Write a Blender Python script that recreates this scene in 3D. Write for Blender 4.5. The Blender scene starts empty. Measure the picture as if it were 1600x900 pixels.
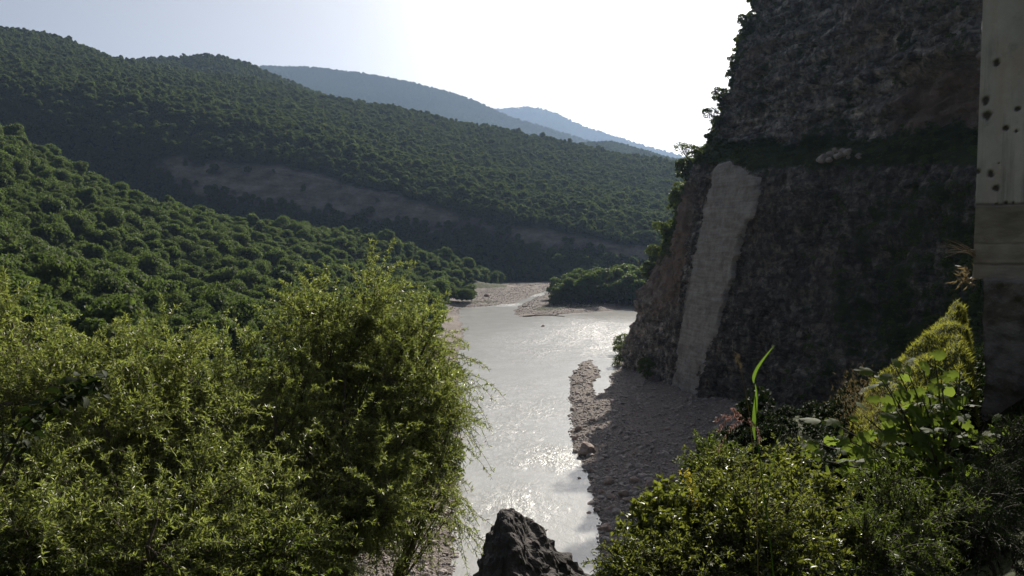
import bpy, math, random
import numpy as np
from mathutils import Vector, Matrix

random.seed(7)
rng = np.random.default_rng(7)
scene = bpy.context.scene
C = scene.collection

# ------------------------------------------------------------------ camera, sky, sun, exposure
CAM_Z = 42.0
FPX, PCX, PCY, HORIZON = 1256.0, 800.0, 450.0, 370.0
PITCH = math.atan((PCY - HORIZON) / FPX)
cam_d = bpy.data.cameras.new('camera')
cam = bpy.data.objects.new('camera', cam_d); C.objects.link(cam)
cam.location = (0, 0, CAM_Z)
cam.rotation_euler = (math.pi / 2 - PITCH, 0, 0)
cam_d.sensor_width = 36.0
cam_d.lens = 36.0 * FPX / 1600.0
cam_d.clip_start = 0.1
cam_d.clip_end = 30000
scene.camera = cam

SUN_AZ, SUN_EL = math.radians(21), math.radians(31)
SUN_DIR = Vector((math.sin(SUN_AZ) * math.cos(SUN_EL), math.cos(SUN_AZ) * math.cos(SUN_EL), math.sin(SUN_EL)))
world = bpy.data.worlds.new('World'); scene.world = world; world.use_nodes = True
wn = world.node_tree
sky = wn.nodes.new('ShaderNodeTexSky'); sky.sky_type = 'NISHITA'
sky.sun_disc = False
sky.sun_elevation = SUN_EL; sky.sun_rotation = SUN_AZ
sky.air_density = 0.55; sky.dust_density = 5.0; sky.ozone_density = 1.0; sky.altitude = 200
pale = wn.nodes.new('ShaderNodeHueSaturation'); pale.inputs['Saturation'].default_value = 0.5
wn.links.new(sky.outputs[0], pale.inputs['Color']); wn.links.new(pale.outputs[0], wn.nodes['Background'].inputs['Color'])
wn.nodes['Background'].inputs['Strength'].default_value = 0.065
sun_d = bpy.data.lights.new('sun', 'SUN'); sun_d.energy = 5.0; sun_d.angle = math.radians(0.53); sun_d.color = (1.0, 0.93, 0.82)
sun = bpy.data.objects.new('sun', sun_d); C.objects.link(sun)
sun.rotation_euler = (-SUN_DIR).to_track_quat('-Z', 'Y').to_euler()
sun.location = SUN_DIR * 300
vs = scene.view_settings
scene.display_settings.display_device = 'sRGB'
vs.view_transform = 'Standard'; vs.look = 'None'; vs.exposure = 0.55; vs.gamma = 1.0; vs.use_curve_mapping = False
cy = scene.cycles
cy.use_denoising = True
cy.use_adaptive_sampling = True; cy.adaptive_threshold = 0.008
cy.max_bounces = 5; cy.diffuse_bounces = 2; cy.glossy_bounces = 2; cy.transmission_bounces = 3
cy.volume_bounces = 0; cy.transparent_max_bounces = 6
cy.sample_clamp_indirect = 4.0; cy.sample_clamp_direct = 12.0
cy.caustics_reflective = False; cy.caustics_refractive = False

# ------------------------------------------------------------------ survey helpers
_ct, _st = math.cos(PITCH), math.sin(PITCH)
def ray(px, py):
    u = (px - PCX) / FPX; v = (PCY - py) / FPX
    return np.array([u, _ct + v * _st, -_st + v * _ct])
def P(px, py, d):
    """World point seen at a picture position, d metres ahead."""
    r = ray(px, py); return r * (d / r[1]) + np.array([0, 0, CAM_Z])
def G(px, py, z=0.0):
    r = ray(px, py); return r * ((z - CAM_Z) / r[2]) + np.array([0, 0, CAM_Z])
def proj(p):
    p = np.asarray(p, float); q = p - np.array([0, 0, CAM_Z])
    f = q[..., 1] * _ct - q[..., 2] * _st; up = q[..., 1] * _st + q[..., 2] * _ct
    f = np.maximum(f, 1e-3)
    return PCX + FPX * q[..., 0] / f, PCY - FPX * up / f, f

# ------------------------------------------------------------------ noise
def _hash(ix, iy, iz, seed):
    n = (ix.astype(np.int64) * 374761393 + iy.astype(np.int64) * 668265263 + iz.astype(np.int64) * 1274126177 + seed * 974711) & 0xFFFFFFFF
    n = ((n ^ (n >> 13)) * 1274126177) & 0xFFFFFFFF
    n = ((n ^ (n >> 15)) * 2246822519) & 0xFFFFFFFF
    return ((n ^ (n >> 16)) & 0xFFFFFF) / float(0xFFFFFF)
def vnoise(p, seed=0):
    i = np.floor(p); f = p - i; f = f * f * (3 - 2 * f)
    ix, iy, iz = (i[..., k].astype(np.int64) for k in range(3)); r = 0
    for a in (0, 1):
        wx = f[..., 0] if a else 1 - f[..., 0]
        for b in (0, 1):
            wy = f[..., 1] if b else 1 - f[..., 1]
            for c in (0, 1):
                wz = f[..., 2] if c else 1 - f[..., 2]
                r = r + wx * wy * wz * _hash(ix + a, iy + b, iz + c, seed)
    return r * 2 - 1
def fbm(p, octaves=4, seed=0, gain=0.5, ridge=False):
    p = np.asarray(p, float); a, t, s = 1.0, 0.0, 0.0
    for o in range(octaves):
        n = vnoise(p, seed + o * 17)
        if ridge: n = 1 - 2 * np.abs(n)
        t = t + a * n; s += a; a *= gain; p = p * 2.03 + 11.3
    return t / s

# ------------------------------------------------------------------ mesh helpers
def np_mesh(name, verts, quads=None, tris=None, smooth=False):
    me = bpy.data.meshes.new(name)
    verts = np.asarray(verts, np.float32).reshape(-1, 3)
    parts, tot = [], []
    if quads is not None and len(quads):
        q = np.asarray(quads, np.int32).reshape(-1, 4); parts.append(q.ravel()); tot.append(np.full(len(q), 4, np.int32))
    if tris is not None and len(tris):
        t = np.asarray(tris, np.int32).reshape(-1, 3); parts.append(t.ravel()); tot.append(np.full(len(t), 3, np.int32))
    me.vertices.add(len(verts)); me.vertices.foreach_set('co', verts.ravel())
    if parts:
        loops = np.concatenate(parts); tot = np.concatenate(tot)
        start = np.concatenate([[0], np.cumsum(tot)[:-1]]).astype(np.int32)
        me.loops.add(len(loops)); me.loops.foreach_set('vertex_index', loops)
        me.polygons.add(len(tot)); me.polygons.foreach_set('loop_start', start)
        if smooth: me.polygons.foreach_set('use_smooth', np.ones(len(tot), bool))
    me.update(calc_edges=True); me.validate()
    return me
def attr(me, name, vals):
    a = me.attributes.new(name, 'FLOAT', 'POINT'); a.data.foreach_set('value', np.asarray(vals, np.float32).ravel())
def grid_quads(nr, nc, wrap=False):
    r = np.arange(nr - 1)[:, None]; c = np.arange(nc if wrap else nc - 1)[None, :]
    c2 = (c + 1) % nc
    return np.stack([r * nc + c, r * nc + c2, (r + 1) * nc + c2, (r + 1) * nc + c], -1).reshape(-1, 4)
def obj(name, me, mat=None, parent=None, loc=None):
    o = bpy.data.objects.new(name, me); C.objects.link(o)
    if mat is not None and me is not None and not me.materials: me.materials.append(mat)
    if parent is not None: o.parent = parent
    if loc is not None: o.location = loc
    return o
def tag(o, label, cat, group=None, kind=None):
    o['label'] = label; o['category'] = cat
    if group: o['group'] = group
    if kind: o['kind'] = kind
    return o
def struct(o, label=None):
    o['kind'] = 'structure'
    if label: o['label'] = label
    return o
def thing(name, label, cat, loc, group=None, rz=0.0):
    o = bpy.data.objects.new(name, None); C.objects.link(o); o.location = loc; o.rotation_euler = (0, 0, rz)
    o.empty_display_size = 0.2
    return tag(o, label, cat, group)
class MB:
    """Collects pieces into one mesh."""
    def __init__(s): s.v, s.q, s.t, s.n = [], [], [], 0
    def add(s, v, q=None, t=None):
        v = np.asarray(v, float).reshape(-1, 3); s.v.append(v)
        if q is not None and len(q): s.q.append(np.asarray(q).reshape(-1, 4) + s.n)
        if t is not None and len(t): s.t.append(np.asarray(t).reshape(-1, 3) + s.n)
        s.n += len(v)
    def tube(s, pts, rad, sides=5):
        pts = np.asarray(pts, float); n = len(pts); rad = np.broadcast_to(np.asarray(rad, float), (n,))
        tan = np.gradient(pts, axis=0); tan /= np.linalg.norm(tan, axis=1)[:, None] + 1e-9
        ref = np.array([0, 0, 1.0]) if abs(tan[:, 2]).mean() < 0.85 else np.array([1.0, 0, 0])
        a = np.cross(tan, ref); a /= np.linalg.norm(a, axis=1)[:, None] + 1e-9
        b = np.cross(tan, a)
        th = np.linspace(0, 2 * math.pi, sides, endpoint=False)
        v = pts[:, None] + rad[:, None, None] * (a[:, None] * np.cos(th)[None, :, None] + b[:, None] * np.sin(th)[None, :, None])
        s.add(v, grid_quads(n, sides, True))
    def mesh(s, name, smooth=False):
        return np_mesh(name, np.concatenate(s.v) if s.v else np.zeros((0, 3)),
                       np.concatenate(s.q) if s.q else None, np.concatenate(s.t) if s.t else None, smooth)
def bez(a, b, c, n):
    t = np.linspace(0, 1, n)[:, None]; return (1 - t) ** 2 * a + 2 * t * (1 - t) * b + t * t * c
def unit(v): return v / (np.linalg.norm(v, axis=-1, keepdims=True) + 1e-9)
def rand_dirs(n, r=rng): return unit(r.normal(size=(n, 3)))
def leaf_tris(base, d, nrm, length, width, fold=0.25):
    """Pointed folded leaves: base points, directions, normals -> verts, tris."""
    n = len(base); d = unit(d); side = unit(np.cross(d, nrm)); up = np.cross(side, d)
    L = np.broadcast_to(length, (n,))[:, None]; W = np.broadcast_to(width, (n,))[:, None]
    m = base + d * L * 0.42
    v = np.stack([base, m + side * W * 0.5 + up * W * fold, base + d * L - up * L * 0.08, m - side * W * 0.5 + up * W * fold], 1)
    i = np.arange(n)[:, None] * 4
    t = np.concatenate([i + [0, 2, 1], i + [0, 3, 2]], 1).reshape(-1, 3)
    return v.reshape(-1, 3), t

# ------------------------------------------------------------------ materials
def new_mat(name):
    m = bpy.data.materials.new(name); m.use_nodes = True
    nt = m.node_tree; nt.nodes.clear()
    out = nt.nodes.new('ShaderNodeOutputMaterial')
    return m, nt, out
def N(nt, typ, **kw):
    n = nt.nodes.new(typ)
    for k, v in kw.items():
        if k in n.inputs: n.inputs[k].default_value = v
        else: setattr(n, k, v)
    return n
def mixc(nt, fac, a, b):
    n = nt.nodes.new('ShaderNodeMix'); n.data_type = 'RGBA'
    for i, x in ((0, fac), (6, a), (7, b)):
        if hasattr(x, 'links'): nt.links.new(x, n.inputs[i])
        elif i == 0: n.inputs[0].default_value = x
        else: n.inputs[i].default_value = (*x, 1) if len(x) == 3 else x
    return n.outputs[2]
def math_n(nt, op, a, b=0.0, clamp=False):
    n = nt.nodes.new('ShaderNodeMath'); n.operation = op; n.use_clamp = clamp
    for i, x in enumerate((a, b)):
        if hasattr(x, 'links'): nt.links.new(x, n.inputs[i])
        else: n.inputs[i].default_value = x
    return n.outputs[0]
def ramp(nt, fac, stops):
    n = nt.nodes.new('ShaderNodeValToRGB'); e = n.color_ramp.elements
    while len(e) < len(stops): e.new(0.5)
    for el, (p, c) in zip(e, stops):
        el.position = p; el.color = (*c, 1) if len(c) == 3 else c
    nt.links.new(fac, n.inputs[0]); return n.outputs[0]
def noise_n(nt, scale, detail=4, rough=0.55, vec=None, dist=0.0):
    n = N(nt, 'ShaderNodeTexNoise'); n.inputs['Scale'].default_value = scale; n.inputs['Detail'].default_value = detail
    n.inputs['Roughness'].default_value = rough; n.inputs['Distortion'].default_value = dist
    if vec is not None: nt.links.new(vec, n.inputs['Vector'])
    return n.outputs[0]
def wpos(nt): return N(nt, 'ShaderNodeNewGeometry').outputs['Position']
def vscale(nt, vec, s, rot=(0, 0, 0)):
    n = N(nt, 'ShaderNodeMapping'); n.inputs['Scale'].default_value = s; n.inputs['Rotation'].default_value = rot
    nt.links.new(vec, n.inputs['Vector']); return n.outputs[0]
def attr_n(nt, name):
    n = N(nt, 'ShaderNodeAttribute'); n.attribute_name = name; return n.outputs['Fac']
def bump_n(nt, h, strength=0.5, dist=0.1, normal=None):
    n = N(nt, 'ShaderNodeBump'); n.inputs['Strength'].default_value = strength; n.inputs['Distance'].default_value = dist
    nt.links.new(h, n.inputs['Height'])
    if normal is not None: nt.links.new(normal, n.inputs['Normal'])
    return n.outputs[0]
def principled(nt, out, col, rough=0.8, normal=None, spec=0.3):
    b = N(nt, 'ShaderNodeBsdfPrincipled'); b.inputs['Roughness'].default_value = rough if not hasattr(rough, 'links') else 0.5
    b.inputs['Specular IOR Level'].default_value = spec
    if hasattr(rough, 'links'): nt.links.new(rough, b.inputs['Roughness'])
    if hasattr(col, 'links'): nt.links.new(col, b.inputs['Base Color'])
    else: b.inputs['Base Color'].default_value = (*col, 1)
    if normal is not None: nt.links.new(normal, b.inputs['Normal'])
    if out is not None: nt.links.new(b.outputs[0], out.inputs[0])
    return b

def leaf_mat(name, stops, trans, tmix=0.45, rough=0.4, spec=0.4, per_instance=False):
    m, nt, out = new_mat(name)
    r = N(nt, 'ShaderNodeNewGeometry').outputs['Random Per Island']
    if per_instance:
        oi_ = N(nt, 'ShaderNodeObjectInfo')
        stand = math_n(nt, 'MULTIPLY', math_n(nt, 'SUBTRACT', noise_n(nt, 0.014, 3, 0.6, oi_.outputs['Location']), 0.3), 2.2, True)
        r = math_n(nt, 'ADD', math_n(nt, 'ADD', math_n(nt, 'MULTIPLY', r, 0.25), math_n(nt, 'MULTIPLY', oi_.outputs['Random'], 0.42)), math_n(nt, 'MULTIPLY', stand, 0.33))
    col = ramp(nt, r, stops)
    b = principled(nt, None, col, rough, spec=spec)
    t = N(nt, 'ShaderNodeBsdfTranslucent')
    tc = mixc(nt, r, trans, tuple(x * 0.6 for x in trans))
    nt.links.new(tc, t.inputs['Color'])
    mx = N(nt, 'ShaderNodeMixShader'); mx.inputs[0].default_value = tmix
    nt.links.new(b.outputs[0], mx.inputs[1]); nt.links.new(t.outputs[0], mx.inputs[2])
    nt.links.new(mx.outputs[0], out.inputs[0])
    return m
def plain_mat(name, c1, c2, scale=3.0, rough=0.85, bump=0.3, bdist=0.02, stretch=(1, 1, 1), coord='object'):
    m, nt, out = new_mat(name)
    v = N(nt, 'ShaderNodeTexCoord').outputs['Object'] if coord == 'object' else wpos(nt)
    v = vscale(nt, v, stretch)
    n = noise_n(nt, scale, 5, 0.6, v)
    col = ramp(nt, n, [(0.3, c1), (0.7, c2)])
    principled(nt, out, col, rough, bump_n(nt, noise_n(nt, scale * 3, 4, 0.6, v), bump, bdist))
    return m

M = {}
M['willow'] = leaf_mat('willow_leaf', [(0.0, (0.078, 0.11, 0.03)), (0.5, (0.125, 0.155, 0.045)), (0.92, (0.22, 0.21, 0.09))], (0.39, 0.46, 0.095), 0.48, 0.34, 0.6)
M['forest'] = leaf_mat('forest_leaf', [(0.0, (0.04, 0.068, 0.02)), (0.5, (0.068, 0.10, 0.026)), (0.85, (0.12, 0.14, 0.035))], (0.165, 0.235, 0.045), 0.4, 0.6, 0.12, True)
M['forest_far'] = leaf_mat('far_forest_leaf', [(0.0, (0.05, 0.075, 0.028)), (1.0, (0.09, 0.115, 0.036))], (0.14, 0.195, 0.045), 0.4, 0.65, 0.1, True)
M['bush'] = leaf_mat('bush_leaf', [(0.0, (0.04, 0.068, 0.018)), (1.0, (0.09, 0.12, 0.032))], (0.17, 0.23, 0.03), 0.4, 0.45, 0.4)
M['shrub'] = leaf_mat('shrub_leaf', [(0.0, (0.05, 0.075, 0.018)), (0.6, (0.09, 0.115, 0.028)), (1.0, (0.15, 0.15, 0.04))], (0.26, 0.30, 0.04), 0.45, 0.38, 0.5)
M['fig'] = leaf_mat('fig_leaf', [(0.0, (0.04, 0.065, 0.018)), (1.0, (0.075, 0.10, 0.03))], (0.26, 0.36, 0.05), 0.52, 0.6, 0.08)
M['dark_leaf'] = leaf_mat('dark_leaf', [(0.0, (0.018, 0.028, 0.012)), (1.0, (0.035, 0.045, 0.02))], (0.03, 0.05, 0.01), 0.25, 0.6, 0.06)
M['grass'] = leaf_mat('grass_blade', [(0.0, (0.12, 0.145, 0.03)), (0.6, (0.19, 0.20, 0.045)), (0.9, (0.25, 0.19, 0.08))], (0.50, 0.52, 0.07), 0.5, 0.5, 0.3)
M['dry_grass'] = leaf_mat('dry_grass', [(0.0, (0.14, 0.11, 0.06)), (1.0, (0.28, 0.22, 0.13))], (0.22, 0.17, 0.08), 0.4, 0.6, 0.2)
M['reed'] = leaf_mat('reed_leaf', [(0.0, (0.07, 0.12, 0.02)), (1.0, (0.08, 0.13, 0.025))], (0.15, 0.25, 0.03), 0.5, 0.4, 0.4)
M['seed'] = leaf_mat('seed_head', [(0.0, (0.28, 0.16, 0.14)), (1.0, (0.46, 0.32, 0.26))], (0.42, 0.25, 0.21), 0.4, 0.6, 0.2)
M['yellow'] = leaf_mat('yellow_flower', [(0.0, (0.40, 0.34, 0.04)), (1.0, (0.50, 0.42, 0.07))], (0.5, 0.42, 0.04), 0.45, 0.5, 0.2)
M['bark'] = plain_mat('bark', (0.06, 0.05, 0.04), (0.16, 0.13, 0.10), 8, 0.9, 0.6, 0.02, (1, 1, 0.25))
M['dark_bark'] = plain_mat('dark_bark', (0.035, 0.03, 0.025), (0.09, 0.075, 0.06), 5, 0.9, 0.5, 0.03, (1, 1, 0.3))
M['driftwood'] = plain_mat('driftwood', (0.10, 0.075, 0.055), (0.24, 0.19, 0.15), 4, 0.85, 0.5, 0.03, (1, 1, 0.3))
M['stone'] = plain_mat('river_stone', (0.20, 0.175, 0.16), (0.47, 0.41, 0.375), 1.5, 0.8, 0.4, 0.05, coord='world')
M['boulder'] = plain_mat('boulder_rock', (0.20, 0.15, 0.13), (0.42, 0.33, 0.28), 1.2, 0.85, 0.8, 0.08)
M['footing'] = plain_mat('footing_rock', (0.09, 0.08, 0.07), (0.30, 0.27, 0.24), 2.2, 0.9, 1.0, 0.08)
M['backlit_rock'] = plain_mat('backlit_rock', (0.025, 0.022, 0.02), (0.10, 0.088, 0.08), 4.0, 0.9, 1.0, 0.05)  # backlit shade painted into the foreground rock's colour

# ground: forest floor, grass and gravel by attribute
m, nt, out = new_mat('ground'); M['ground'] = m
wp = wpos(nt)
g1 = ramp(nt, noise_n(nt, 1.7, 6, 0.75, wp), [(0.3, (0.12, 0.108, 0.10)), (0.55, (0.255, 0.228, 0.21)), (0.75, (0.40, 0.365, 0.34))])
g2 = ramp(nt, noise_n(nt, 0.09, 4, 0.6, wp), [(0.35, (0.72, 0.68, 0.66)), (0.7, (1.05, 1.0, 0.97))])
mul = N(nt, 'ShaderNodeMix'); mul.data_type = 'RGBA'; mul.blend_type = 'MULTIPLY'; mul.inputs[0].default_value = 1.0
nt.links.new(g1, mul.inputs[6]); nt.links.new(g2, mul.inputs[7])
veg = ramp(nt, noise_n(nt, 0.6, 6, 0.65, wp), [(0.3, (0.03, 0.035, 0.014)), (0.6, (0.055, 0.065, 0.022)), (0.8, (0.10, 0.09, 0.045))])
wet = attr_n(nt, 'wet')
gcol = mixc(nt, wet, mul.outputs[2], (0.10, 0.085, 0.075))
col = mixc(nt, attr_n(nt, 'veg'), gcol, veg)
vor = N(nt, 'ShaderNodeTexVoronoi'); vor.inputs['Scale'].default_value = 2.2; nt.links.new(wp, vor.inputs['Vector'])
h = math_n(nt, 'ADD', noise_n(nt, 1.3, 7, 0.7, wp), math_n(nt, 'MULTIPLY', vor.outputs['Distance'], -0.8))
principled(nt, out, col, 0.9, bump_n(nt, h, 0.9, 0.35), 0.2)

# hill ground: forest floor and bare rock band by attribute
m, nt, out = new_mat('hill_ground'); M['hill'] = m
wp = wpos(nt)
rock = ramp(nt, noise_n(nt, 0.05, 7, 0.7, vscale(nt, wp, (1, 1, 2.5))), [(0.32, (0.09, 0.078, 0.07)), (0.52, (0.21, 0.185, 0.165)), (0.7, (0.34, 0.30, 0.27))])
flo = ramp(nt, noise_n(nt, 0.08, 5, 0.6, wp), [(0.3, (0.02, 0.03, 0.012)), (0.7, (0.045, 0.055, 0.022))])
principled(nt, out, mixc(nt, attr_n(nt, 'rock'), flo, rock), 0.95, bump_n(nt, noise_n(nt, 0.12, 6, 0.7, wp), 1.0, 6.0), 0.1)

# cliff rock
m, nt, out = new_mat('cliff_rock'); M['cliff'] = m
wp = wpos(nt)
lay = vscale(nt, wp, (0.22, 0.22, 0.60), (0.12, 0.05, 0))
strata = noise_n(nt, 0.9, 8, 0.72, lay, 0.6)
c_gray = ramp(nt, strata, [(0.35, (0.075, 0.07, 0.067)), (0.45, (0.215, 0.198, 0.187)), (0.54, (0.37, 0.343, 0.322)), (0.64, (0.60, 0.565, 0.535))])
streak = noise_n(nt, 1.0, 6, 0.65, vscale(nt, wp, (0.35, 0.35, 0.03)))
c_gray = mixc(nt, math_n(nt, 'MULTIPLY', ramp(nt, streak, [(0.5, (0, 0, 0)), (0.72, (1, 1, 1))]), 0.55), c_gray, (0.045, 0.045, 0.05))
pstr = noise_n(nt, 1.0, 5, 0.6, vscale(nt, wp, (0.55, 0.55, 0.05)))
c_gray = mixc(nt, ramp(nt, pstr, [(0.54, (0, 0, 0)), (0.68, (0.7, 0.7, 0.7))]), c_gray, (0.46, 0.43, 0.41))
blot = noise_n(nt, 0.045, 5, 0.6, wp)
c_gray = mixc(nt, ramp(nt, blot, [(0.52, (0, 0, 0)), (0.64, (0.7, 0.7, 0.7))]), c_gray, (0.30, 0.25, 0.22))
tn_ = ramp(nt, attr_n(nt, 'tone'), [(0.0, (0.68, 0.68, 0.69)), (0.5, (1.0, 0.99, 0.97)), (1.0, (1.45, 1.4, 1.36))])
mt = N(nt, 'ShaderNodeMix'); mt.data_type = 'RGBA'; mt.blend_type = 'MULTIPLY'; mt.inputs[0].default_value = 1.0
nt.links.new(c_gray, mt.inputs[6]); nt.links.new(tn_, mt.inputs[7]); c_gray = mt.outputs[2]
pt_ = ramp(nt, noise_n(nt, 0.75, 5, 0.6, vscale(nt, wp, (1.0, 1.0, 0.7)), 0.4), [(0.44, (0.5, 0.5, 0.51)), (0.49, (1.0, 0.99, 0.98)), (0.56, (1.05, 1.03, 1.0)), (0.60, (1.75, 1.68, 1.62))])
mt = N(nt, 'ShaderNodeMix'); mt.data_type = 'RGBA'; mt.blend_type = 'MULTIPLY'; mt.inputs[0].default_value = 1.0
nt.links.new(c_gray, mt.inputs[6]); nt.links.new(pt_, mt.inputs[7]); c_gray = mt.outputs[2]
crk = N(nt, 'ShaderNodeTexVoronoi'); crk.feature = 'DISTANCE_TO_EDGE'; crk.inputs['Scale'].default_value = 0.42
warp = N(nt, 'ShaderNodeVectorMath'); warp.operation = 'ADD'; nv_ = N(nt, 'ShaderNodeTexNoise'); nv_.inputs['Scale'].default_value = 0.35; nv_.inputs['Detail'].default_value = 5; nt.links.new(wp, nv_.inputs['Vector'])
vs_ = N(nt, 'ShaderNodeVectorMath'); vs_.operation = 'SCALE'; vs_.inputs['Scale'].default_value = 2.2; nt.links.new(nv_.outputs['Color'], vs_.inputs[0])
nt.links.new(vscale(nt, wp, (0.8, 0.8, 1.5)), warp.inputs[0]); nt.links.new(vs_.outputs[0], warp.inputs[1]); nt.links.new(warp.outputs[0], crk.inputs['Vector'])
crack = ramp(nt, crk.outputs['Distance'], [(0.0, (0.68, 0.68, 0.68)), (0.07, (1, 1, 1))])
mc = N(nt, 'ShaderNodeMix'); mc.data_type = 'RGBA'; mc.blend_type = 'MULTIPLY'; mc.inputs[0].default_value = 1.0
nt.links.new(c_gray, mc.inputs[6]); nt.links.new(crack, mc.inputs[7]); c_gray = mc.outputs[2]
mc = N(nt, 'ShaderNodeMix'); mc.data_type = 'RGBA'; mc.blend_type = 'MULTIPLY'; nt.links.new(attr_n(nt, 'lichen'), mc.inputs[0])
nt.links.new(c_gray, mc.inputs[6]); mc.inputs[7].default_value = (0.50, 0.50, 0.49, 1); c_gray = mc.outputs[2]
c_scar = ramp(nt, noise_n(nt, 0.8, 8, 0.7, vscale(nt, wp, (0.5, 0.5, 0.5))), [(0.3, (0.25, 0.228, 0.21)), (0.5, (0.41, 0.378, 0.355)), (0.72, (0.54, 0.51, 0.485))])
scarline = ramp(nt, noise_n(nt, 1.0, 5, 0.6, vscale(nt, wp, (0.15, 0.15, 1.6))), [(0.40, (0.72, 0.68, 0.64)), (0.60, (1, 1, 1))])
mm = N(nt, 'ShaderNodeMix'); mm.data_type = 'RGBA'; mm.blend_type = 'MULTIPLY'; mm.inputs[0].default_value = 0.7
nt.links.new(c_scar, mm.inputs[6]); nt.links.new(scarline, mm.inputs[7]); c_scar = mm.outputs[2]
c_rust = ramp(nt, noise_n(nt, 0.35, 7, 0.7, vscale(nt, wp, (1, 1, 0.5))), [(0.3, (0.16, 0.115, 0.094)), (0.7, (0.40, 0.295, 0.24))])
c_moss = ramp(nt, noise_n(nt, 0.7, 6, 0.65, wp), [(0.3, (0.022, 0.036, 0.012)), (0.6, (0.05, 0.072, 0.022)), (0.8, (0.09, 0.105, 0.035))])
col = mixc(nt, attr_n(nt, 'rust'), c_gray, c_rust)
scs = math_n(nt, 'ADD', attr_n(nt, 'scar'), math_n(nt, 'MULTIPLY', math_n(nt, 'SUBTRACT', noise_n(nt, 0.6, 6, 0.7, wp), 0.5), 0.7))
col = mixc(nt, ramp(nt, scs, [(0.48, (0, 0, 0)), (0.54, (1, 1, 1))]), col, c_scar)
mossn = math_n(nt, 'ADD', attr_n(nt, 'moss'), math_n(nt, 'MULTIPLY', math_n(nt, 'SUBTRACT', noise_n(nt, 0.22, 6, 0.7, wp), 0.5), 1.6))
col = mixc(nt, ramp(nt, mossn, [(0.42, (0, 0, 0)), (0.62, (1, 1, 1))]), col, c_moss)
hh = math_n(nt, 'ADD', math_n(nt, 'MULTIPLY', strata, math_n(nt, 'SUBTRACT', 1.0, math_n(nt, 'MULTIPLY', attr_n(nt, 'scar'), 0.85))), math_n(nt, 'MULTIPLY', noise_n(nt, 0.8, 8, 0.75, wp), 0.8))
hh = math_n(nt, 'ADD', hh, math_n(nt, 'MULTIPLY', math_n(nt, 'MINIMUM', crk.outputs['Distance'], 0.2), math_n(nt, 'SUBTRACT', 1.0, math_n(nt, 'MULTIPLY', attr_n(nt, 'scar'), 0.9))))
principled(nt, out, col, 0.92, bump_n(nt, hh, 1.0, 1.3), 0.2)

# silty water
m, nt, out = new_mat('silty_water'); M['water'] = m
wp = wpos(nt); rap = attr_n(nt, 'rapid')
w1 = noise_n(nt, 0.55, 5, 0.62, vscale(nt, wp, (1.3, 0.8, 1)), 0.8)
w2 = noise_n(nt, 1.9, 4, 0.6, vscale(nt, wp, (1.2, 0.8, 1)), 0.5)
w3 = noise_n(nt, 0.12, 3, 0.5, wp)
amp = math_n(nt, 'ADD', math_n(nt, 'MULTIPLY', rap, 1.15), 0.04)
hgt = math_n(nt, 'MULTIPLY', math_n(nt, 'ADD', w1, math_n(nt, 'MULTIPLY', w2, 0.35)), amp)
nrm = bump_n(nt, hgt, 1.0, 0.55)
silt = ramp(nt, w3, [(0.3, (0.31, 0.31, 0.29)), (0.7, (0.365, 0.365, 0.345))])
foam_glare = math_n(nt, 'MULTIPLY', rap, ramp(nt, math_n(nt, 'ADD', w1, math_n(nt, 'MULTIPLY', w2, 0.3)), [(0.62, (0, 0, 0)), (0.76, (1, 1, 1))]))  # white water on the rapids, with sun glare painted in
col = mixc(nt, foam_glare, silt, (0.66, 0.66, 0.64))
b = principled(nt, out, col, 0.2, nrm, 0.5)
b.inputs['IOR'].default_value = 1.33

# concrete with stains
m, nt, out = new_mat('painted_concrete'); M['concrete'] = m
wp = N(nt, 'ShaderNodeTexCoord').outputs['Object']
n1 = noise_n(nt, 1.1, 6, 0.65, wp); n2 = noise_n(nt, 3.5, 6, 0.7, wp); n3 = noise_n(nt, 2.2, 5, 0.6, vscale(nt, wp, (1, 1, 0.35)))
c = mixc(nt, ramp(nt, n1, [(0.4, (0, 0, 0)), (0.62, (1, 1, 1))]), (0.45, 0.43, 0.395), (0.62, 0.575, 0.525))
c = mixc(nt, ramp(nt, n3, [(0.5, (0, 0, 0)), (0.66, (0.8, 0.8, 0.8))]), c, (0.50, 0.39, 0.33))
c = mixc(nt, ramp(nt, n2, [(0.58, (0, 0, 0)), (0.72, (0.75, 0.75, 0.75))]), c, (0.27, 0.29, 0.24))
run = noise_n(nt, 3.0, 5, 0.65, vscale(nt, wp, (1.6, 1.6, 0.12)))
c = mixc(nt, ramp(nt, run, [(0.52, (0, 0, 0)), (0.68, (0.65, 0.65, 0.65))]), c, (0.20, 0.20, 0.17))
c_low = ramp(nt, noise_n(nt, 2.5, 6, 0.65, vscale(nt, wp, (0.6, 0.6, 1.8))), [(0.35, (0.21, 0.185, 0.15)), (0.55, (0.35, 0.31, 0.255)), (0.75, (0.50, 0.45, 0.38))])
c = mixc(nt, attr_n(nt, 'low'), c, c_low)
c = mixc(nt, attr_n(nt, 'band'), c, (0.11, 0.09, 0.07))
c = mixc(nt, attr_n(nt, 'pock'), c, (0.11, 0.10, 0.09))
principled(nt, out, c, 0.85, bump_n(nt, n2, 0.5, 0.015), 0.25)

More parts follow.
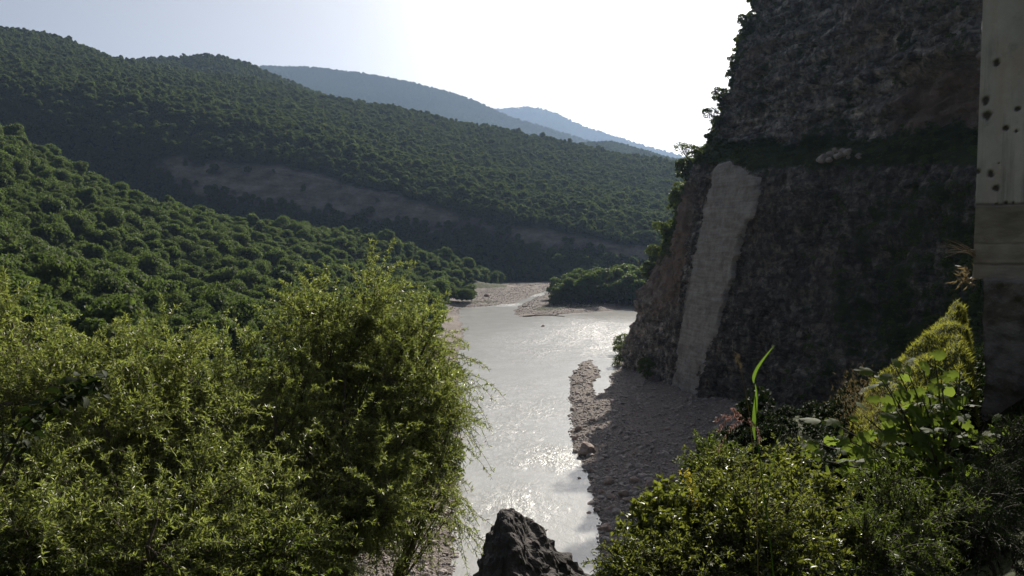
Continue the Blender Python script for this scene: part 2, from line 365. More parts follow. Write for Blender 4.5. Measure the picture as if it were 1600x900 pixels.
# ------------------------------------------------------------------ valley ground
def rbf_fit(pts):
    pts = np.asarray(pts, float); n = len(pts); s = 100.0
    X = pts[:, :2] / s
    A = np.linalg.norm(X[:, None] - X[None], axis=2)
    Pm = np.c_[np.ones(n), X]
    K = np.zeros((n + 3, n + 3)); K[:n, :n] = A; K[:n, n:] = Pm; K[n:, :n] = Pm.T
    w = np.linalg.solve(K, np.r_[pts[:, 2], 0, 0, 0])
    def f(x, y):
        q = np.stack([x, y], -1) / s; o = np.full(x.shape, w[n]) + w[n + 1] * q[..., 0] + w[n + 2] * q[..., 1]
        for i in range(n): o = o + w[i] * np.hypot(q[..., 0] - X[i, 0], q[..., 1] - X[i, 1])
        return o
    return f
ctrl = []
def cp(p, dz=0.0): ctrl.append((p[0], p[1], p[2] + dz))
for px, py, d in ((0, 200, 520), (100, 250, 540), (200, 308, 560), (300, 335, 580), (400, 345, 590), (500, 352, 600), (620, 374, 620), (700, 392, 640), (780, 424, 640), (-200, 120, 520)):
    cp(P(px, py, d), -10)
for px, py, d in ((0, 300, 380), (0, 380, 280), (200, 400, 360), (400, 400, 440), (560, 425, 500), (660, 450, 520), (-200, 330, 300), (300, 460, 300), (-200, 230, 400)):
    cp(P(px, py, d), -9)
ctrl += [(-22, 105, 3), (-24, 180, 4), (-30, 300, 4), (-38, 400, 4), (-46, 500, 3), (-60, 560, 4), (-70, 700, 4), (-250, 720, 20), (-400, 720, 40), (20, 720, 3), (90, 720, 3), (150, 720, 3), (200, 560, 6), (50, 520, 2.0), (-20, 650, 2.2), (-42, 600, 2.2), (-30, 700, 2.5), (0, 600, 1.6), (-50, 660, 4),
         (60, 110, 4), (-60, 120, 14), (-60, 60, 22), (-120, 120, 28), (-120, 30, 40), (-200, 100, 50), (-300, 300, 70), (-60, 0, 42),
         # right bank and scree foot
         (15, 105, 1.6), (30, 105, 3.5), (46, 105, 8), (16, 140, 1.3), (30, 140, 2.6), (50, 140, 5), (16, 180, 1.1), (30, 180, 2.0), (47, 190, 3.0), (25, 240, 1.2), (38, 240, 2), (34, 285, 1.5), (50, 330, 2), (70, 400, 2), (90, 300, 10), (90, 150, 20),
         # slope below the viewpoint
         (0, 0, 40.3), (0, 3.5, 39.2), (0, 8, 37.2), (0, 14, 32), (0, 30, 19), (0, 55, 8), (0, 78, 2.5), (0, 95, 1.5), (-8, 0, 40), (-8, 6, 36.5), (-8, 14, 31), (-12, 30, 20), (-12, 60, 8), (-14, 85, 2.5), (-25, 15, 33), (-25, 40, 19), (4.5, 28, 30.6), (7, 30, 32.6), (8.2, 30, 33.8), (10, 30, 34.4), (14, 31, 35.2), (18, 30, 36.5), (5, 40, 22), (8, 42, 25), (14, 46, 24), (20, 62, 10), (14, 80, 3),
         (3, 6, 38.6), (4, 12, 36.2), (6, 9, 38.6), (7.5, 11, 40.1), (9.5, 13, 41.0), (12, 16, 41), (20, 14, 44), (14, 5, 42), (40, 20, 48), (30, 45, 22), (44, 62, 18), (60, 60, 34), (0, -20, 41), (20, -20, 46), (-30, -20, 44)]
base_h = rbf_fit(ctrl)

water_px = [(705, 905), (712, 840), (714, 780), (714, 700), (716, 600), (722, 520), (716, 492), (722, 480), (760, 479), (800, 474), (862, 449.5), (868, 453), (818, 474), (803, 486), (810, 495), (880, 491), (958, 485), (985, 477)]
water_poly = [tuple(G(*q)[:2]) for q in water_px]
water_poly += [(110, 560), (160, 600), (175, 560), (110, 470), (72, 400), (48, 335), (38, 290)]
water_poly += [tuple(G(*q)[:2]) for q in ((970, 548), (962, 572), (950, 605), (925, 628), (932, 590), (926, 562), (908, 565), (898, 600), (893, 640), (891, 680), (905, 715), (919, 735), (926, 770), (931, 800), (939, 850), (946, 905))]
water_poly += [(14, 84), (8, 76), (0, 74), (-5, 84)]
WP = np.array(water_poly)
def poly_sd(x, y, poly):
    """Signed distance to a polygon, negative inside."""
    d = np.full(x.shape, 1e9); inside = np.zeros(x.shape, bool); n = len(poly)
    for i in range(n):
        ax, ay = poly[i]; bx, by = poly[(i + 1) % n]
        ex, ey = bx - ax, by - ay; t = np.clip(((x - ax) * ex + (y - ay) * ey) / (ex * ex + ey * ey + 1e-9), 0, 1)
        d = np.minimum(d, np.hypot(x - ax - t * ex, y - ay - t * ey))
        c = ((ay > y) != (by > y)) & (x < (bx - ax) * (y - ay) / (by - ay + 1e-12) + ax); inside ^= c
    return np.where(inside, -d, d)
def ground_h(x, y, full=False):
    sd = poly_sd(x, y, WP)
    wob = fbm(np.stack([x * 0.12, y * 0.12, 0 * x], -1), 4, 3)
    sd = sd + wob * np.clip(y / 90, 0.8, 3.0)
    b = base_h(x, y)
    n = fbm(np.stack([x * 0.06, y * 0.06, 0 * x], -1), 5, 9)
    n2 = fbm(np.stack([x * 0.7, y * 0.7, 0 * x], -1), 4, 21)
    b = np.maximum(b, 0.5) + n * np.clip((b - 2) * 0.12, 0, 2.5) + n2 * np.clip(y / 60, 0.12, 0.45)
    rise = 0.05 + np.maximum(sd, 0) * np.clip(0.16 + 0.05 * n, 0.08, 0.3)
    land = np.where(y > 60, np.minimum(np.maximum(b, 0.2), rise + np.maximum(sd - 9, 0) * 0.6 + 0.12 * n2), b)
    hgt = np.where(sd < 0, np.maximum(-1.4, sd * 0.12), land)
    return (hgt, sd) if full else hgt
def axis(segs):
    a = []
    for lo, hi, st in segs: a.append(np.arange(lo, hi, st))
    return np.concatenate(a)
gx = axis([(-900, -420, 20), (-420, -80, 7), (-80, -24, 1.6), (-24, 24, 0.6), (24, 60, 1.0), (60, 180, 5), (180, 420, 20)])
gy = axis([(-60, -6, 4), (-6, 24, 0.5), (24, 70, 1.5), (70, 300, 0.9), (300, 620, 2.2), (620, 800, 6), (800, 1000, 20)])
X, Y = np.meshgrid(gx, gy)
H, SD = ground_h(X, Y, True)
me = np_mesh('ground', np.stack([X, Y, H], -1), grid_quads(len(gy), len(gx)), smooth=True)
nveg = fbm(np.stack([X * 0.1, Y * 0.1, 0 * X], -1), 4, 40)
vegf = np.clip((SD - np.where(X < -4, np.where((Y > 520) & (Y < 690) & (H < 3.2), 60, 9), np.where((Y > 440) & (X > 20 + (Y - 480) * 0.25), 10, np.where(Y > 692, -5, 60))) + 5 * nveg) / 3, 0, 1)
vegf = np.where((X > 8) & (Y > 60) & (Y < 330), np.clip((H - 7 + 4 * nveg) / 2.5, 0, 1) , vegf)
vegf = np.where(Y < 70, 1.0, vegf)
attr(me, 'veg', vegf)
attr(me, 'wet', np.clip(1 - SD / 1.2, 0, 1) * 0.8)
ground = struct(obj('ground', me, M['ground']), 'gravel banks and wooded valley floor beside the river')

# ------------------------------------------------------------------ river
wx = np.arange(-70, 190, 2.0); wy = np.arange(60, 720, 2.0)
X2, Y2 = np.meshgrid(wx, wy)
me = np_mesh('water', np.stack([X2, Y2, 0 * X2], -1), grid_quads(len(wy), len(wx)), smooth=True)
rapid = 0.08 + 0.08 * fbm(np.stack([X2 / 9, Y2 / 26, 0 * X2], -1), 4, 55)
for px, py, rx, ry, s in ((850, 715, 7, 8, 0.8), (800, 800, 10, 14, 0.42), (800, 640, 16, 40, 0.35), (940, 520, 28, 60, 0.75), (930, 545, 12, 26, 0.6), (860, 530, 25, 60, 0.45), (790, 476, 16, 12, 0.9), (835, 461, 14, 22, 0.9), (975, 590, 6, 12, 0.3)):
    g = G(px, py); rapid = np.maximum(rapid, s * np.exp(-((X2 - g[0]) / rx) ** 2 - ((Y2 - g[1]) / ry) ** 2))
g = G(770, 500); rapid *= 1 - 0.85 * np.exp(-((X2 - g[0]) / 24) ** 2 - ((Y2 - g[1]) / 55) ** 2)
rapid = np.clip(rapid * (1 + 0.9 * fbm(np.stack([X2 / 5, Y2 / 9, 0 * X2], -1), 3, 56)), 0.02, 1.2)
attr(me, 'rapid', rapid)
water = struct(obj('water', me, M['water']), 'grey silty river running down the gorge')

# ------------------------------------------------------------------ hills (lofts between surveyed contour lines)
def resample(cols, vals, n):
    c = np.linspace(cols[0], cols[-1], n); v = np.interp(c, cols, vals)
    k = 9; ker = np.hanning(k + 2)[1:-1]; ker /= ker.sum()
    return c, np.convolve(np.pad(v, k // 2, mode='edge'), ker, 'valid')
def loft(rows, n_cols, n_sub):
    """rows: (cols, py or None, depth, z) picture columns -> contour line in the world."""
    L = []
    for cols, pys, ds, zs in rows:
        c, d = resample(cols, np.broadcast_to(ds, (len(cols),)).astype(float), n_cols)
        if pys is not None:
            _, p = resample(cols, pys, n_cols)
            L.append(np.array([P(a, b_, e) for a, b_, e in zip(c, p, d)]))
        else:
            L.append(np.stack([(c - PCX) / FPX * d, d, np.full(n_cols, zs, float)], 1))
    L = np.array(L); out = []
    for i in range(len(L) - 1):
        for k in range(n_sub[i]):
            t = k / n_sub[i]; out.append(L[i] * (1 - t) + L[i + 1] * t)
    out.append(L[-1]); return np.array(out)
HC = [-420, -250, 0, 200, 400, 600, 800, 980, 1250]
hill_rows = [
    (HC, None, [800, 780, 770, 765, 755, 740, 712, 700, 700], 0.5),
    (HC, [190, 215, 245, 268, 300, 338, 378, 412, 432], [860, 845, 830, 825, 815, 800, 765, 735, 730], 0),
    (HC, [150, 175, 200, 222, 258, 300, 342, 388, 415], [880, 865, 850, 845, 832, 815, 778, 746, 742], 0),
    (HC, [60, 92, 132, 160, 205, 258, 312, 352, 380], [980, 955, 930, 915, 900, 880, 850, 820, 810], 0),
    (HC, [0, 35, 80, 122, 163, 215, 265, 308, 340], [1260, 1230, 1190, 1170, 1150, 1130, 1110, 1090, 1080], 0),
    ([-420, -250, 0, 100, 200, 330, 420, 500, 620, 740, 860, 950, 1060, 1250], [-45, -5, 46, 66, 100, 120, 133, 158, 173, 198, 223, 243, 260, 285], 1480, 0),
    (HC, None, [1800] * 9, 60)]
hv = loft(hill_rows, 240, [14, 8, 12, 14, 16, 6])
nz = fbm(hv * np.array([1, 1, 0.6]) / 120.0, 5, 60); nz2 = fbm(hv / 28.0, 4, 61)
wgt = np.ones(hv.shape[:2]); wgt[0] = 0
hv2 = hv.copy(); hv2[..., 1] += (nz * 26 + nz2 * 6) * wgt; hv2[..., 2] += (nz * 10 + nz2 * 2) * wgt
hme = np_mesh('hillside', hv2, grid_quads(*hv2.shape[:2]), smooth=True)
rr = np.arange(hv.shape[0])[:, None] * np.ones((1, hv.shape[1]))
pxs = proj(hv2)[0]
band = np.exp(-((rr - 17) / 6.5) ** 2) * (0.68 + 0.75 * fbm(hv / np.array([90., 90., 60.]), 4, 71) + 0.25 * nz2)
band = band * np.clip((pxs - 150) / 120, 0, 1)
rockf = np.clip((band - 0.30) / 0.18, 0, 1)
attr(hme, 'rock', rockf)
hillside = struct(obj('hillside', hme, M['hill']), 'long wooded ridge with a shaded rock band across the valley')

def simple_hill(name, label, cols, pys, d, drop_py, d_front, ncol=120, amp=20, seed=1):
    v = loft([(cols, np.array(pys) + drop_py, d_front, 0), (cols, np.array(pys) + drop_py * 0.4, d_front + (d - d_front) * 0.55, 0), (cols, pys, d, 0), (cols, None, d * 1.12, 30)], ncol, [14, 18, 5])
    n = fbm(v / (amp * 9.0), 4, seed); v[..., 1] += n * amp * 2.5 * (np.arange(len(v))[:, None] > 0); v[..., 2] += n * amp * 0.35
    me_ = np_mesh(name, v, grid_quads(*v.shape[:2]), smooth=True); attr(me_, 'rock', np.zeros(v.shape[:2]))
    return struct(obj(name, me_, M['hill']), label), v
h2, h2v = simple_hill('hill', 'rounded wooded summit behind the near ridge', [100, 180, 260, 330, 370, 420, 500, 560, 650], [122, 100, 94, 90, 98, 118, 152, 172, 190], 1900, 70, 1560, 90, 10, 5)
h3, h3v = simple_hill('hill', 'hazy blue wooded ridge on the skyline', [300, 380, 420, 480, 560, 640, 700, 745, 790, 850, 920, 1000, 1060, 1150, 1300], [120, 110, 107, 108, 117, 132, 147, 162, 184, 202, 224, 240, 252, 264, 280], 6000, 130, 4300, 220, 40, 6)
h4, h4v = simple_hill('hill', 'farthest pale blue mountain above the valley', [640, 740, 780, 830, 860, 890, 910, 950, 1000, 1050, 1100, 1250], [200, 182, 175, 172, 178, 192, 202, 214, 230, 244, 257, 280], 10500, 90, 8400, 160, 60, 7)
h5, h5v = simple_hill('hill', 'low green wooded hill below the blue ridges', [820, 910, 955, 1000, 1060, 1150], [250, 229, 225, 238, 255, 275], 3200, 50, 2600, 80, 14, 8)

# ------------------------------------------------------------------ cliff
plan = np.array([(150, 420), (92, 350), (60, 305), (46, 280), (38.5, 262), (37.5, 245), (41, 226), (44.5, 208), (47.5, 196), (50.5, 182), (53.5, 165), (56, 145), (57, 122), (55.5, 100), (52, 84), (49, 70), (48, 56), (54, 38), (70, 20)], float)
seg = np.r_[0, np.cumsum(np.hypot(*np.diff(plan, axis=0).T))]
NS, NZ = 900, 420
S = np.linspace(0, seg[-1], 4000)
cx = np.interp(S, seg, plan[:, 0]); cyy = np.interp(S, seg, plan[:, 1])
ker = np.hanning(61); ker /= ker.sum()
def sm(v): return np.convolve(np.pad(v, 30, mode='reflect', reflect_type='odd'), ker, 'valid')
cx, cyy = sm(cx), sm(cyy)
# finer columns where the face is in view
dens = np.where((cyy < 285) & (cyy > 52), 1.0, 0.2); cum = np.cumsum(dens); cum = (cum - cum[0]) / (cum[-1] - cum[0])
si = np.interp(np.linspace(0, 1, NS), cum, np.arange(4000))
fx, fy = np.interp(si, np.arange(4000), cx), np.interp(si, np.arange(4000), cyy)
tx, ty = np.gradient(fx), np.gradient(fy); tl = np.hypot(tx, ty); tx /= tl; ty /= tl
nx, ny = -ty, tx            # points into the rock
flip = np.sign(nx[NS // 2]); nx *= flip; ny *= flip
ledge = np.interp(fy, [50, 80, 140, 185, 205, 230, 262], [50, 51.5, 57, 60, 63, 65, 62])
top = np.interp(fy, [20, 50, 80, 140, 200, 235, 262, 330, 420], [60, 64, 73, 92, 110, 117, 112, 90, 50])
tt = np.linspace(0, 1, NZ)[:, None]
NF = int(NZ * 0.86)
zf = np.clip(np.arange(NZ)[:, None] / NF, 0, 1) * (top[None] + 3) - 3          # -3 .. top
back = np.clip((np.arange(NZ)[:, None] - NF) / (NZ - NF), 0, 1) * np.ones((1, NS))
lean = np.interp(fy, [50, 100, 150, 185, 200, 230, 250, 265], [0.42, 0.34, 0.22, 0.13, 0.11, 0.10, 0.10, 0.12])[None]
off = np.minimum(zf, ledge[None]) * lean
corner = np.exp(-((fy - 262) / 34) ** 2)[None]
off = off + corner * np.clip(zf - 26, 0, 40) * 0.42                               # rounded shoulder on the outer corner
ls = np.clip((zf - ledge[None] + 2) / 5.0, 0, 1); ls = ls * ls * (3 - 2 * ls)
off = off + ls * (5.0 + 2.5 * np.sin(fy / 13.0)[None]) + np.maximum(zf - ledge[None], 0) * (0.05 + 0.25 * np.clip((fy - 150) / 50, 0, 1)[None] + 0.06 * corner)
PX = fx[None] + nx[None] * off; PY = fy[None] + ny[None] * off
pos = np.stack([PX, PY, zf], -1)
# relief: bedding, buttresses, fractures
dip = zf + 0.10 * PY + 1.5 * fbm(pos / 22.0, 3, 81)
bed = fbm(np.stack([dip / 2.6, pos[..., 0] / 40, pos[..., 1] / 40], -1), 5, 82, 0.62)
bed = np.sign(bed) * np.abs(bed) ** 0.6
rib = fbm(np.stack([pos[..., 0] / 7.0, pos[..., 1] / 7.0, zf / 55.0], -1), 4, 83, 0.55, True)
frac = fbm(pos / np.array([5., 5., 3.2]), 5, 84, 0.58)
big = fbm(pos / 26.0, 3, 85)
upper = np.clip((zf - ledge[None] - 1) / 3, 0, 1)
def blocks(h, w, seed):
    lay_i = np.floor((dip + 0.5 * frac) / h); al = np.cumsum(np.r_[0, np.hypot(np.diff(fx), np.diff(fy))])[None] + 1.3 * frac
    st_i = np.floor(al / w + _hash(lay_i.astype(np.int64), np.zeros_like(lay_i, dtype=np.int64), np.zeros_like(lay_i, dtype=np.int64), seed) * 7)
    return _hash(lay_i.astype(np.int64), st_i.astype(np.int64), np.zeros_like(lay_i, dtype=np.int64), seed + 5) * 2 - 1
blk = blocks(3.4, 5.5, 3) * 0.9 + blocks(1.5, 2.6, 4) * 0.5
gul = fbm(np.stack([pos[..., 0] / 11.0, pos[..., 1] / 11.0, zf / 90.0], -1), 3, 86, 0.5, True)
rel = blk * (0.9 + 0.7 * upper) + big * 3.6 - gul * 2.4 * (1 - upper) + rib * (2.2 - 0.9 * upper) + bed * (0.45 + 1.15 * upper) + frac * 1.15
# pale fresh scar: a planed slab on the lower face
sl, sr = 212.0 - zf * 0.14 - 1.2 * bed + 1.5 * frac, 183.0 + 3.5 * frac + 1.5 * blk + np.clip((50 - zf) * 0.30, -3, 15)
FY = np.ones((NZ, 1)) * fy[None]
scar = np.clip((sl - FY) / 0.5, 0, 1) * np.clip((FY - sr) / 0.5, 0, 1) * np.clip((ledge[None] - 0.5 - zf - 3 * np.abs(FY - 197) / 13) / 1.5, 0, 1)
rel = rel * (1 - 0.82 * scar) - 1.7 * scar
# overhang recess with fresh pink rock on the upper wall
rc = np.exp(-((FY - 128) / 24) ** 4) * np.exp(-((zf - (ledge[None] + 9 - 0.07 * (FY - 128))) / 5.5) ** 4)
rel = rel + rc * 1.8 * upper - 1.6 * np.exp(-((FY - 128) / 28) ** 4) * np.exp(-((zf - (ledge[None] + 16.5)) / 2.0) ** 2)
rel = rel * np.clip((zf + 3) / 4, 0.4, 1)
pos[..., 0] += nx[None] * rel; pos[..., 1] += ny[None] * rel
pos[..., 0] += nx[None] * back * 90; pos[..., 1] += ny[None] * back * 90
pos[..., 2] += back * (6 + 3 * big) - back ** 2 * 26
cme = np_mesh('cliff', pos, grid_quads(NZ, NS), smooth=False)
rust = np.clip((FY - 211) / 3, 0, 1) * np.clip((258 - FY) / 8, 0, 1) * np.clip((58 - zf) / 8, 0, 1) * np.clip((zf - 18) / 12, 0, 1) * 0.85
rust = np.maximum(rust, 0.95 * rc * upper)
mledge = np.exp(-((zf - ledge[None] - 0.5) / 3.2) ** 2)
apron = np.clip((175 - FY) / 40, 0, 1) * np.clip((ledge[None] - zf) / 6, 0, 1) * (0.50 + 0.25 * fbm(pos / 14.0, 3, 90))
moss = np.maximum(mledge * 0.95, apron)
moss = np.maximum(moss, corner * np.clip((zf - 30) / 8, 0, 1) * np.clip((70 - zf) / 8, 0, 1) * np.clip((FY - 222) / 8, 0, 1) * 0.95)
moss = np.maximum(moss, back * 3) * (1 - 0.9 * scar) + (0.12 + 0.55 * upper * (fbm(pos / 9.0, 4, 91) + 0.22)) * (1 - scar)
for k, v in (('scar', scar), ('rust', rust), ('moss', moss), ('tone', np.clip(0.5 + 0.36 * blk, 0, 1)), ('lichen', (1 - upper) * np.clip((225 - FY) / 20, 0.35, 1))): attr(cme, k, v)
cliff = struct(obj('cliff', cme, M['cliff']), 'tall layered rock cliff in shade above the right bank')
def cliff_pt(px, py):
    """Point of the cliff face seen nearest to a picture position, on its camera side."""
    qx, qy, f = proj(pos); dd = np.hypot(qx - px, qy - py) + f * 0.01
    i = np.unravel_index(np.argmin(dd), dd.shape); return pos[i].copy()

# ------------------------------------------------------------------ foliage builders
def crown_mesh(name, r, height, seed, n_cards, card, lobes=11, zlo=0.30, core=True):
    """Broadleaf crown: leaf clumps over uneven lobes; origin at the foot of the tree."""
    g = np.random.default_rng(seed); mb = MB()
    cs, rs = [], []
    for i in range(lobes):
        a = g.uniform(0, 2 * math.pi); rad = r * 0.62 * math.sqrt(g.uniform(0.05, 1)); zz = g.uniform(zlo, 0.86)
        k = 1.0 - 0.75 * max(0, zz - 0.5) - 0.35 * max(0, 0.45 - zz)
        cs.append((math.cos(a) * rad * k, math.sin(a) * rad * k, height * zz)); rs.append(r * g.uniform(0.33, 0.52))
    cs.append((0, 0, height * 0.80)); rs.append(r * 0.46)
    cs, rs = np.array(cs), np.array(rs); per = rs ** 2 / (rs ** 2).sum()
    rs = rs * np.where(np.arange(len(rs)) % 3 == 0, 0.7, 1.0); k = g.choice(len(cs), n_cards, p=per); d = rand_dirs(n_cards, g); d[:, 2] = np.where(d[:, 2] < -0.35, -d[:, 2], d[:, 2])
    q = cs[k] + d * (rs[k] * g.uniform(0.70, 1.16, n_cards))[:, None] * np.array([1, 1, 0.82])
    inside = np.zeros(n_cards, bool)
    for c_, r_ in zip(cs, rs): inside |= (np.linalg.norm((q - c_) / np.array([1, 1, .82]), axis=1) < r_ * 0.70)
    q, d = q[~inside], d[~inside]; n = len(q)
    nr = unit(d + 1.0 * rand_dirs(n, g)); t1 = unit(np.cross(nr, rand_dirs(n, g))); t2 = np.cross(nr, t1)
    s1 = (card * g.uniform(0.55, 1.25, n))[:, None]; s2 = (card * g.uniform(0.4, 0.9, n))[:, None]
    v = np.stack([q - t1 * s1, q - t2 * s2 + nr * s2 * .2, q + t1 * s1 - nr * s1 * .25, q + t2 * s2 + nr * s2 * .2], 1)
    i = np.arange(n)[:, None] * 4
    mb.add(v, None, np.concatenate([i + [0, 1, 2], i + [0, 2, 3]], 1).reshape(-1, 3))
    if core:
        u, w = np.meshgrid(np.linspace(0, 2 * math.pi, 9)[:-1], np.linspace(0.15, math.pi - 0.15, 5))
        for c_, r_ in zip(cs, rs):
            sp = np.stack([np.cos(u) * np.sin(w), np.sin(u) * np.sin(w), 0.8 * np.cos(w)], -1) * r_ * 0.62 * (1 + 0.2 * g.normal(size=u.shape))[..., None] + c_
            mb.add(sp, grid_quads(5, 8, True))
    return mb.mesh(name)
def trunk_mesh(name, r, height, seed):
    g = np.random.default_rng(seed); mb = MB()
    t = np.linspace(0, 1, 6)[:, None]; bend = g.normal(size=3) * np.array([0.4, 0.4, 0])
    mb.tube(t * np.array([0, 0, height * 0.72]) + bend * t ** 2 - np.array([0, 0, 0.5]) * (1 - t), np.linspace(r * 0.085, r * 0.03, 6), 6)
    for i in range(5):
        a = g.uniform(0, 6.28); z = height * g.uniform(0.25, 0.5); p = np.array([0, 0, z])
        e = np.array([math.cos(a) * r * .6, math.sin(a) * r * .6, z + height * .25])
        mb.tube(bez(p, (p + e) / 2 + [0, 0, -height * .03], e, 5), np.linspace(r * .04, r * .012, 5), 4)
    return mb.mesh(name)

def scatter(name, pts, rotz, scl, idx, sources, label, cat, tilt=None):
    """Uncountable mass: one object whose points each carry an instance of a source crown."""
    n = len(pts); me_ = bpy.data.meshes.new(name); me_.vertices.add(n); me_.vertices.foreach_set('co', np.asarray(pts, np.float32).ravel())
    rot = np.zeros((n, 3), np.float32); rot[:, 2] = rotz
    if tilt is not None: rot[:, :2] = tilt
    a = me_.attributes.new('rot', 'FLOAT_VECTOR', 'POINT'); a.data.foreach_set('vector', rot.ravel())
    sc = np.asarray(scl, np.float32); sc = np.repeat(sc[:, None], 3, 1) if sc.ndim == 1 else sc
    a = me_.attributes.new('scl', 'FLOAT_VECTOR', 'POINT'); a.data.foreach_set('vector', np.ascontiguousarray(sc).ravel())
    a = me_.attributes.new('idx', 'INT', 'POINT'); a.data.foreach_set('value', np.asarray(idx, np.int32))
    o = obj(name, me_); tag(o, label, cat, kind='stuff')
    ng = bpy.data.node_groups.new(name + '_nodes', 'GeometryNodeTree')
    ng.interface.new_socket('Geometry', in_out='INPUT', socket_type='NodeSocketGeometry'); ng.interface.new_socket('Geometry', in_out='OUTPUT', socket_type='NodeSocketGeometry')
    gi = ng.nodes.new('NodeGroupInput'); go = ng.nodes.new('NodeGroupOutput'); jn = ng.nodes.new('GeometryNodeJoinGeometry')
    def named(nm, ty):
        x = ng.nodes.new('GeometryNodeInputNamedAttribute'); x.data_type = ty; x.inputs['Name'].default_value = nm
        return x.outputs['Attribute']
    R, Sx, I = named('rot', 'FLOAT_VECTOR'), named('scl', 'FLOAT_VECTOR'), named('idx', 'INT')
    for k, s in enumerate(sources):
        oi = ng.nodes.new('GeometryNodeObjectInfo'); oi.transform_space = 'ORIGINAL'; oi.inputs['Object'].default_value = s; oi.inputs['As Instance'].default_value = True
        cmp = ng.nodes.new('FunctionNodeCompare'); cmp.data_type = 'INT'; cmp.operation = 'EQUAL'
        ins = [s_ for s_ in cmp.inputs if s_.type == 'INT']; ng.links.new(I, ins[0]); ins[1].default_value = k
        ip = ng.nodes.new('GeometryNodeInstanceOnPoints')
        ng.links.new(gi.outputs[0], ip.inputs['Points']); ng.links.new(oi.outputs['Geometry'], ip.inputs['Instance'])
        ng.links.new(cmp.outputs[0], ip.inputs['Selection']); ng.links.new(R, ip.inputs['Rotation']); ng.links.new(Sx, ip.inputs['Scale'])
        ng.links.new(ip.outputs[0], jn.inputs[0])
    ng.links.new(jn.outputs[0], go.inputs[0])
    md = o.modifiers.new('scatter', 'NODES'); md.node_group = ng
    return o
def thin(p, cell, seed=0):
    k = np.floor(p[:, :2] / cell).astype(np.int64); key = k[:, 0] * 1000003 + k[:, 1]
    _, i = np.unique(key, return_index=True); return i

# ------------------------------------------------------------------ forest on the left slope: the largest as single trees, the rest as a mass
NP = 7
tree_crown = [crown_mesh('crown', 4.6 * (0.85 + 0.07 * i), 11.0 - 0.3 * i, 100 + i, 2800, 0.36, 12 + 2 * (i % 4), 0.25) for i in range(NP)]
for c_ in tree_crown: c_.materials.append(M['forest'])
tree_trunk = [trunk_mesh('trunk', 4.6, 11.0, 120 + i) for i in range(NP)]
for c_ in tree_trunk: c_.materials.append(M['dark_bark'])
g = np.random.default_rng(31)
cand = np.c_[g.uniform(-520, 4, 40000), g.uniform(120, 690, 40000)]
cand = cand[thin(cand, 5.4)]
hc, sdc = ground_h(cand[:, 0], cand[:, 1], True)
keep = (sdc > np.where(cand[:, 1] > 520, 14, 10)) & (hc > 1.0) & ~((cand[:, 1] > 540) & (PCX + FPX * cand[:, 0] / cand[:, 1] > 722 + np.maximum(cand[:, 1] - 600, 0) * 0.8))
cand, hc = cand[keep], hc[keep]
p3 = np.c_[cand, hc]
qx, qy, _ = proj(p3 + np.array([0, 0, 8.0]))
wtop = np.interp(qx, [0, 70, 130, 240, 300, 340, 420, 500, 570, 620, 680, 720, 740, 900], [405, 415, 455, 485, 488, 465, 435, 405, 388, 425, 465, 505, 560, 1000])
vis = (qx > -15) & (qx < 1615) & (qy < wtop - 4)
order = np.argsort(np.where(vis, p3[:, 1], 1e9)); pick = order[:300]; rest = np.setdiff1d(np.arange(len(p3)), pick)
def tree_place(px, py):
    if px < 170: return ('green broadleaf tree at the far left of the wood, above the leftmost willow', 'wood above the leftmost willow') if py > 300 else ('green broadleaf tree high at the far left of the wooded slope', 'upper left of the wood')
    if px < 400: return ('green broadleaf tree in the middle of the left wood, above the middle willow', 'wood above the middle willow')
    if px < 600: return ('green broadleaf tree in the wood behind the tip of the tallest willow', 'wood behind the tallest willow')
    return ('green broadleaf tree near the river at the right end of the left wood', 'river end of the left wood')
crown_src = []
for j, i in enumerate(pick):
    k = int(g.integers(NP)) if j >= NP else j; s = float(np.exp(g.normal(-0.2, 0.28)).clip(0.45, 1.5))
    lab, grp = tree_place(qx[i], qy[i])
    t = thing('forest_tree', lab, 'tree', tuple(p3[i]), grp, g.uniform(0, 6.28))
    t.scale = (s * g.uniform(.8, 1.25), s * g.uniform(.8, 1.25), s * g.uniform(.85, 1.2)); t.rotation_euler = (g.normal(0, .06), g.normal(0, .06), g.uniform(0, 6.28))
    c_ = obj('crown', tree_crown[k], None, t); obj('trunk', tree_trunk[k], None, t)
    if j < NP: crown_src.append(c_)
r_ = p3[rest]
scatter('left_forest', r_, g.uniform(0, 6.28, len(r_)), np.exp(g.normal(-0.2, 0.28, len(r_))).clip(0.45, 1.5)[:, None] * g.uniform(.82, 1.22, (len(r_), 3)), g.integers(0, NP, len(r_)), crown_src, 'mass of green forest behind and between the trees on the left slope', 'forest')

# far crowns: coarser
far_crown = [crown_mesh('crown', 5.2, 10.5, 140 + i, 900, 0.72, 13, 0.25) for i in range(4)]
def scatter_surface(V, n, cell, seed, zmin=1.0, mask=None):
    g_ = np.random.default_rng(seed); nr, nc = V.shape[:2]
    a = V[:-1, :-1]; b_ = V[:-1, 1:]; c_ = V[1:, 1:]; d = V[1:, :-1]
    ar = (np.linalg.norm(np.cross(b_ - a, d - a), axis=-1)).ravel(); i = g_.choice(len(ar), n, p=ar / ar.sum())
    u, w = g_.uniform(size=(2, n, 1)); A, B, Cc, D = (x.reshape(-1, 3)[i] for x in (a, b_, c_, d))
    p = A * (1 - u) * (1 - w) + B * u * (1 - w) + Cc * u * w + D * (1 - u) * w
    k = np.floor(p / cell).astype(np.int64); key = (k[:, 0] * 1000003 + k[:, 1]) * 1000003 + k[:, 2]
    _, ii = np.unique(key, return_index=True); ok = np.ones(len(ii), bool)
    if mask is not None:
        mv = mask.reshape(nr, nc)[:-1, :-1].ravel()[i][ii]; ok = g_.uniform(size=len(ii)) > mv
    return p[ii][ok]
far_src = []
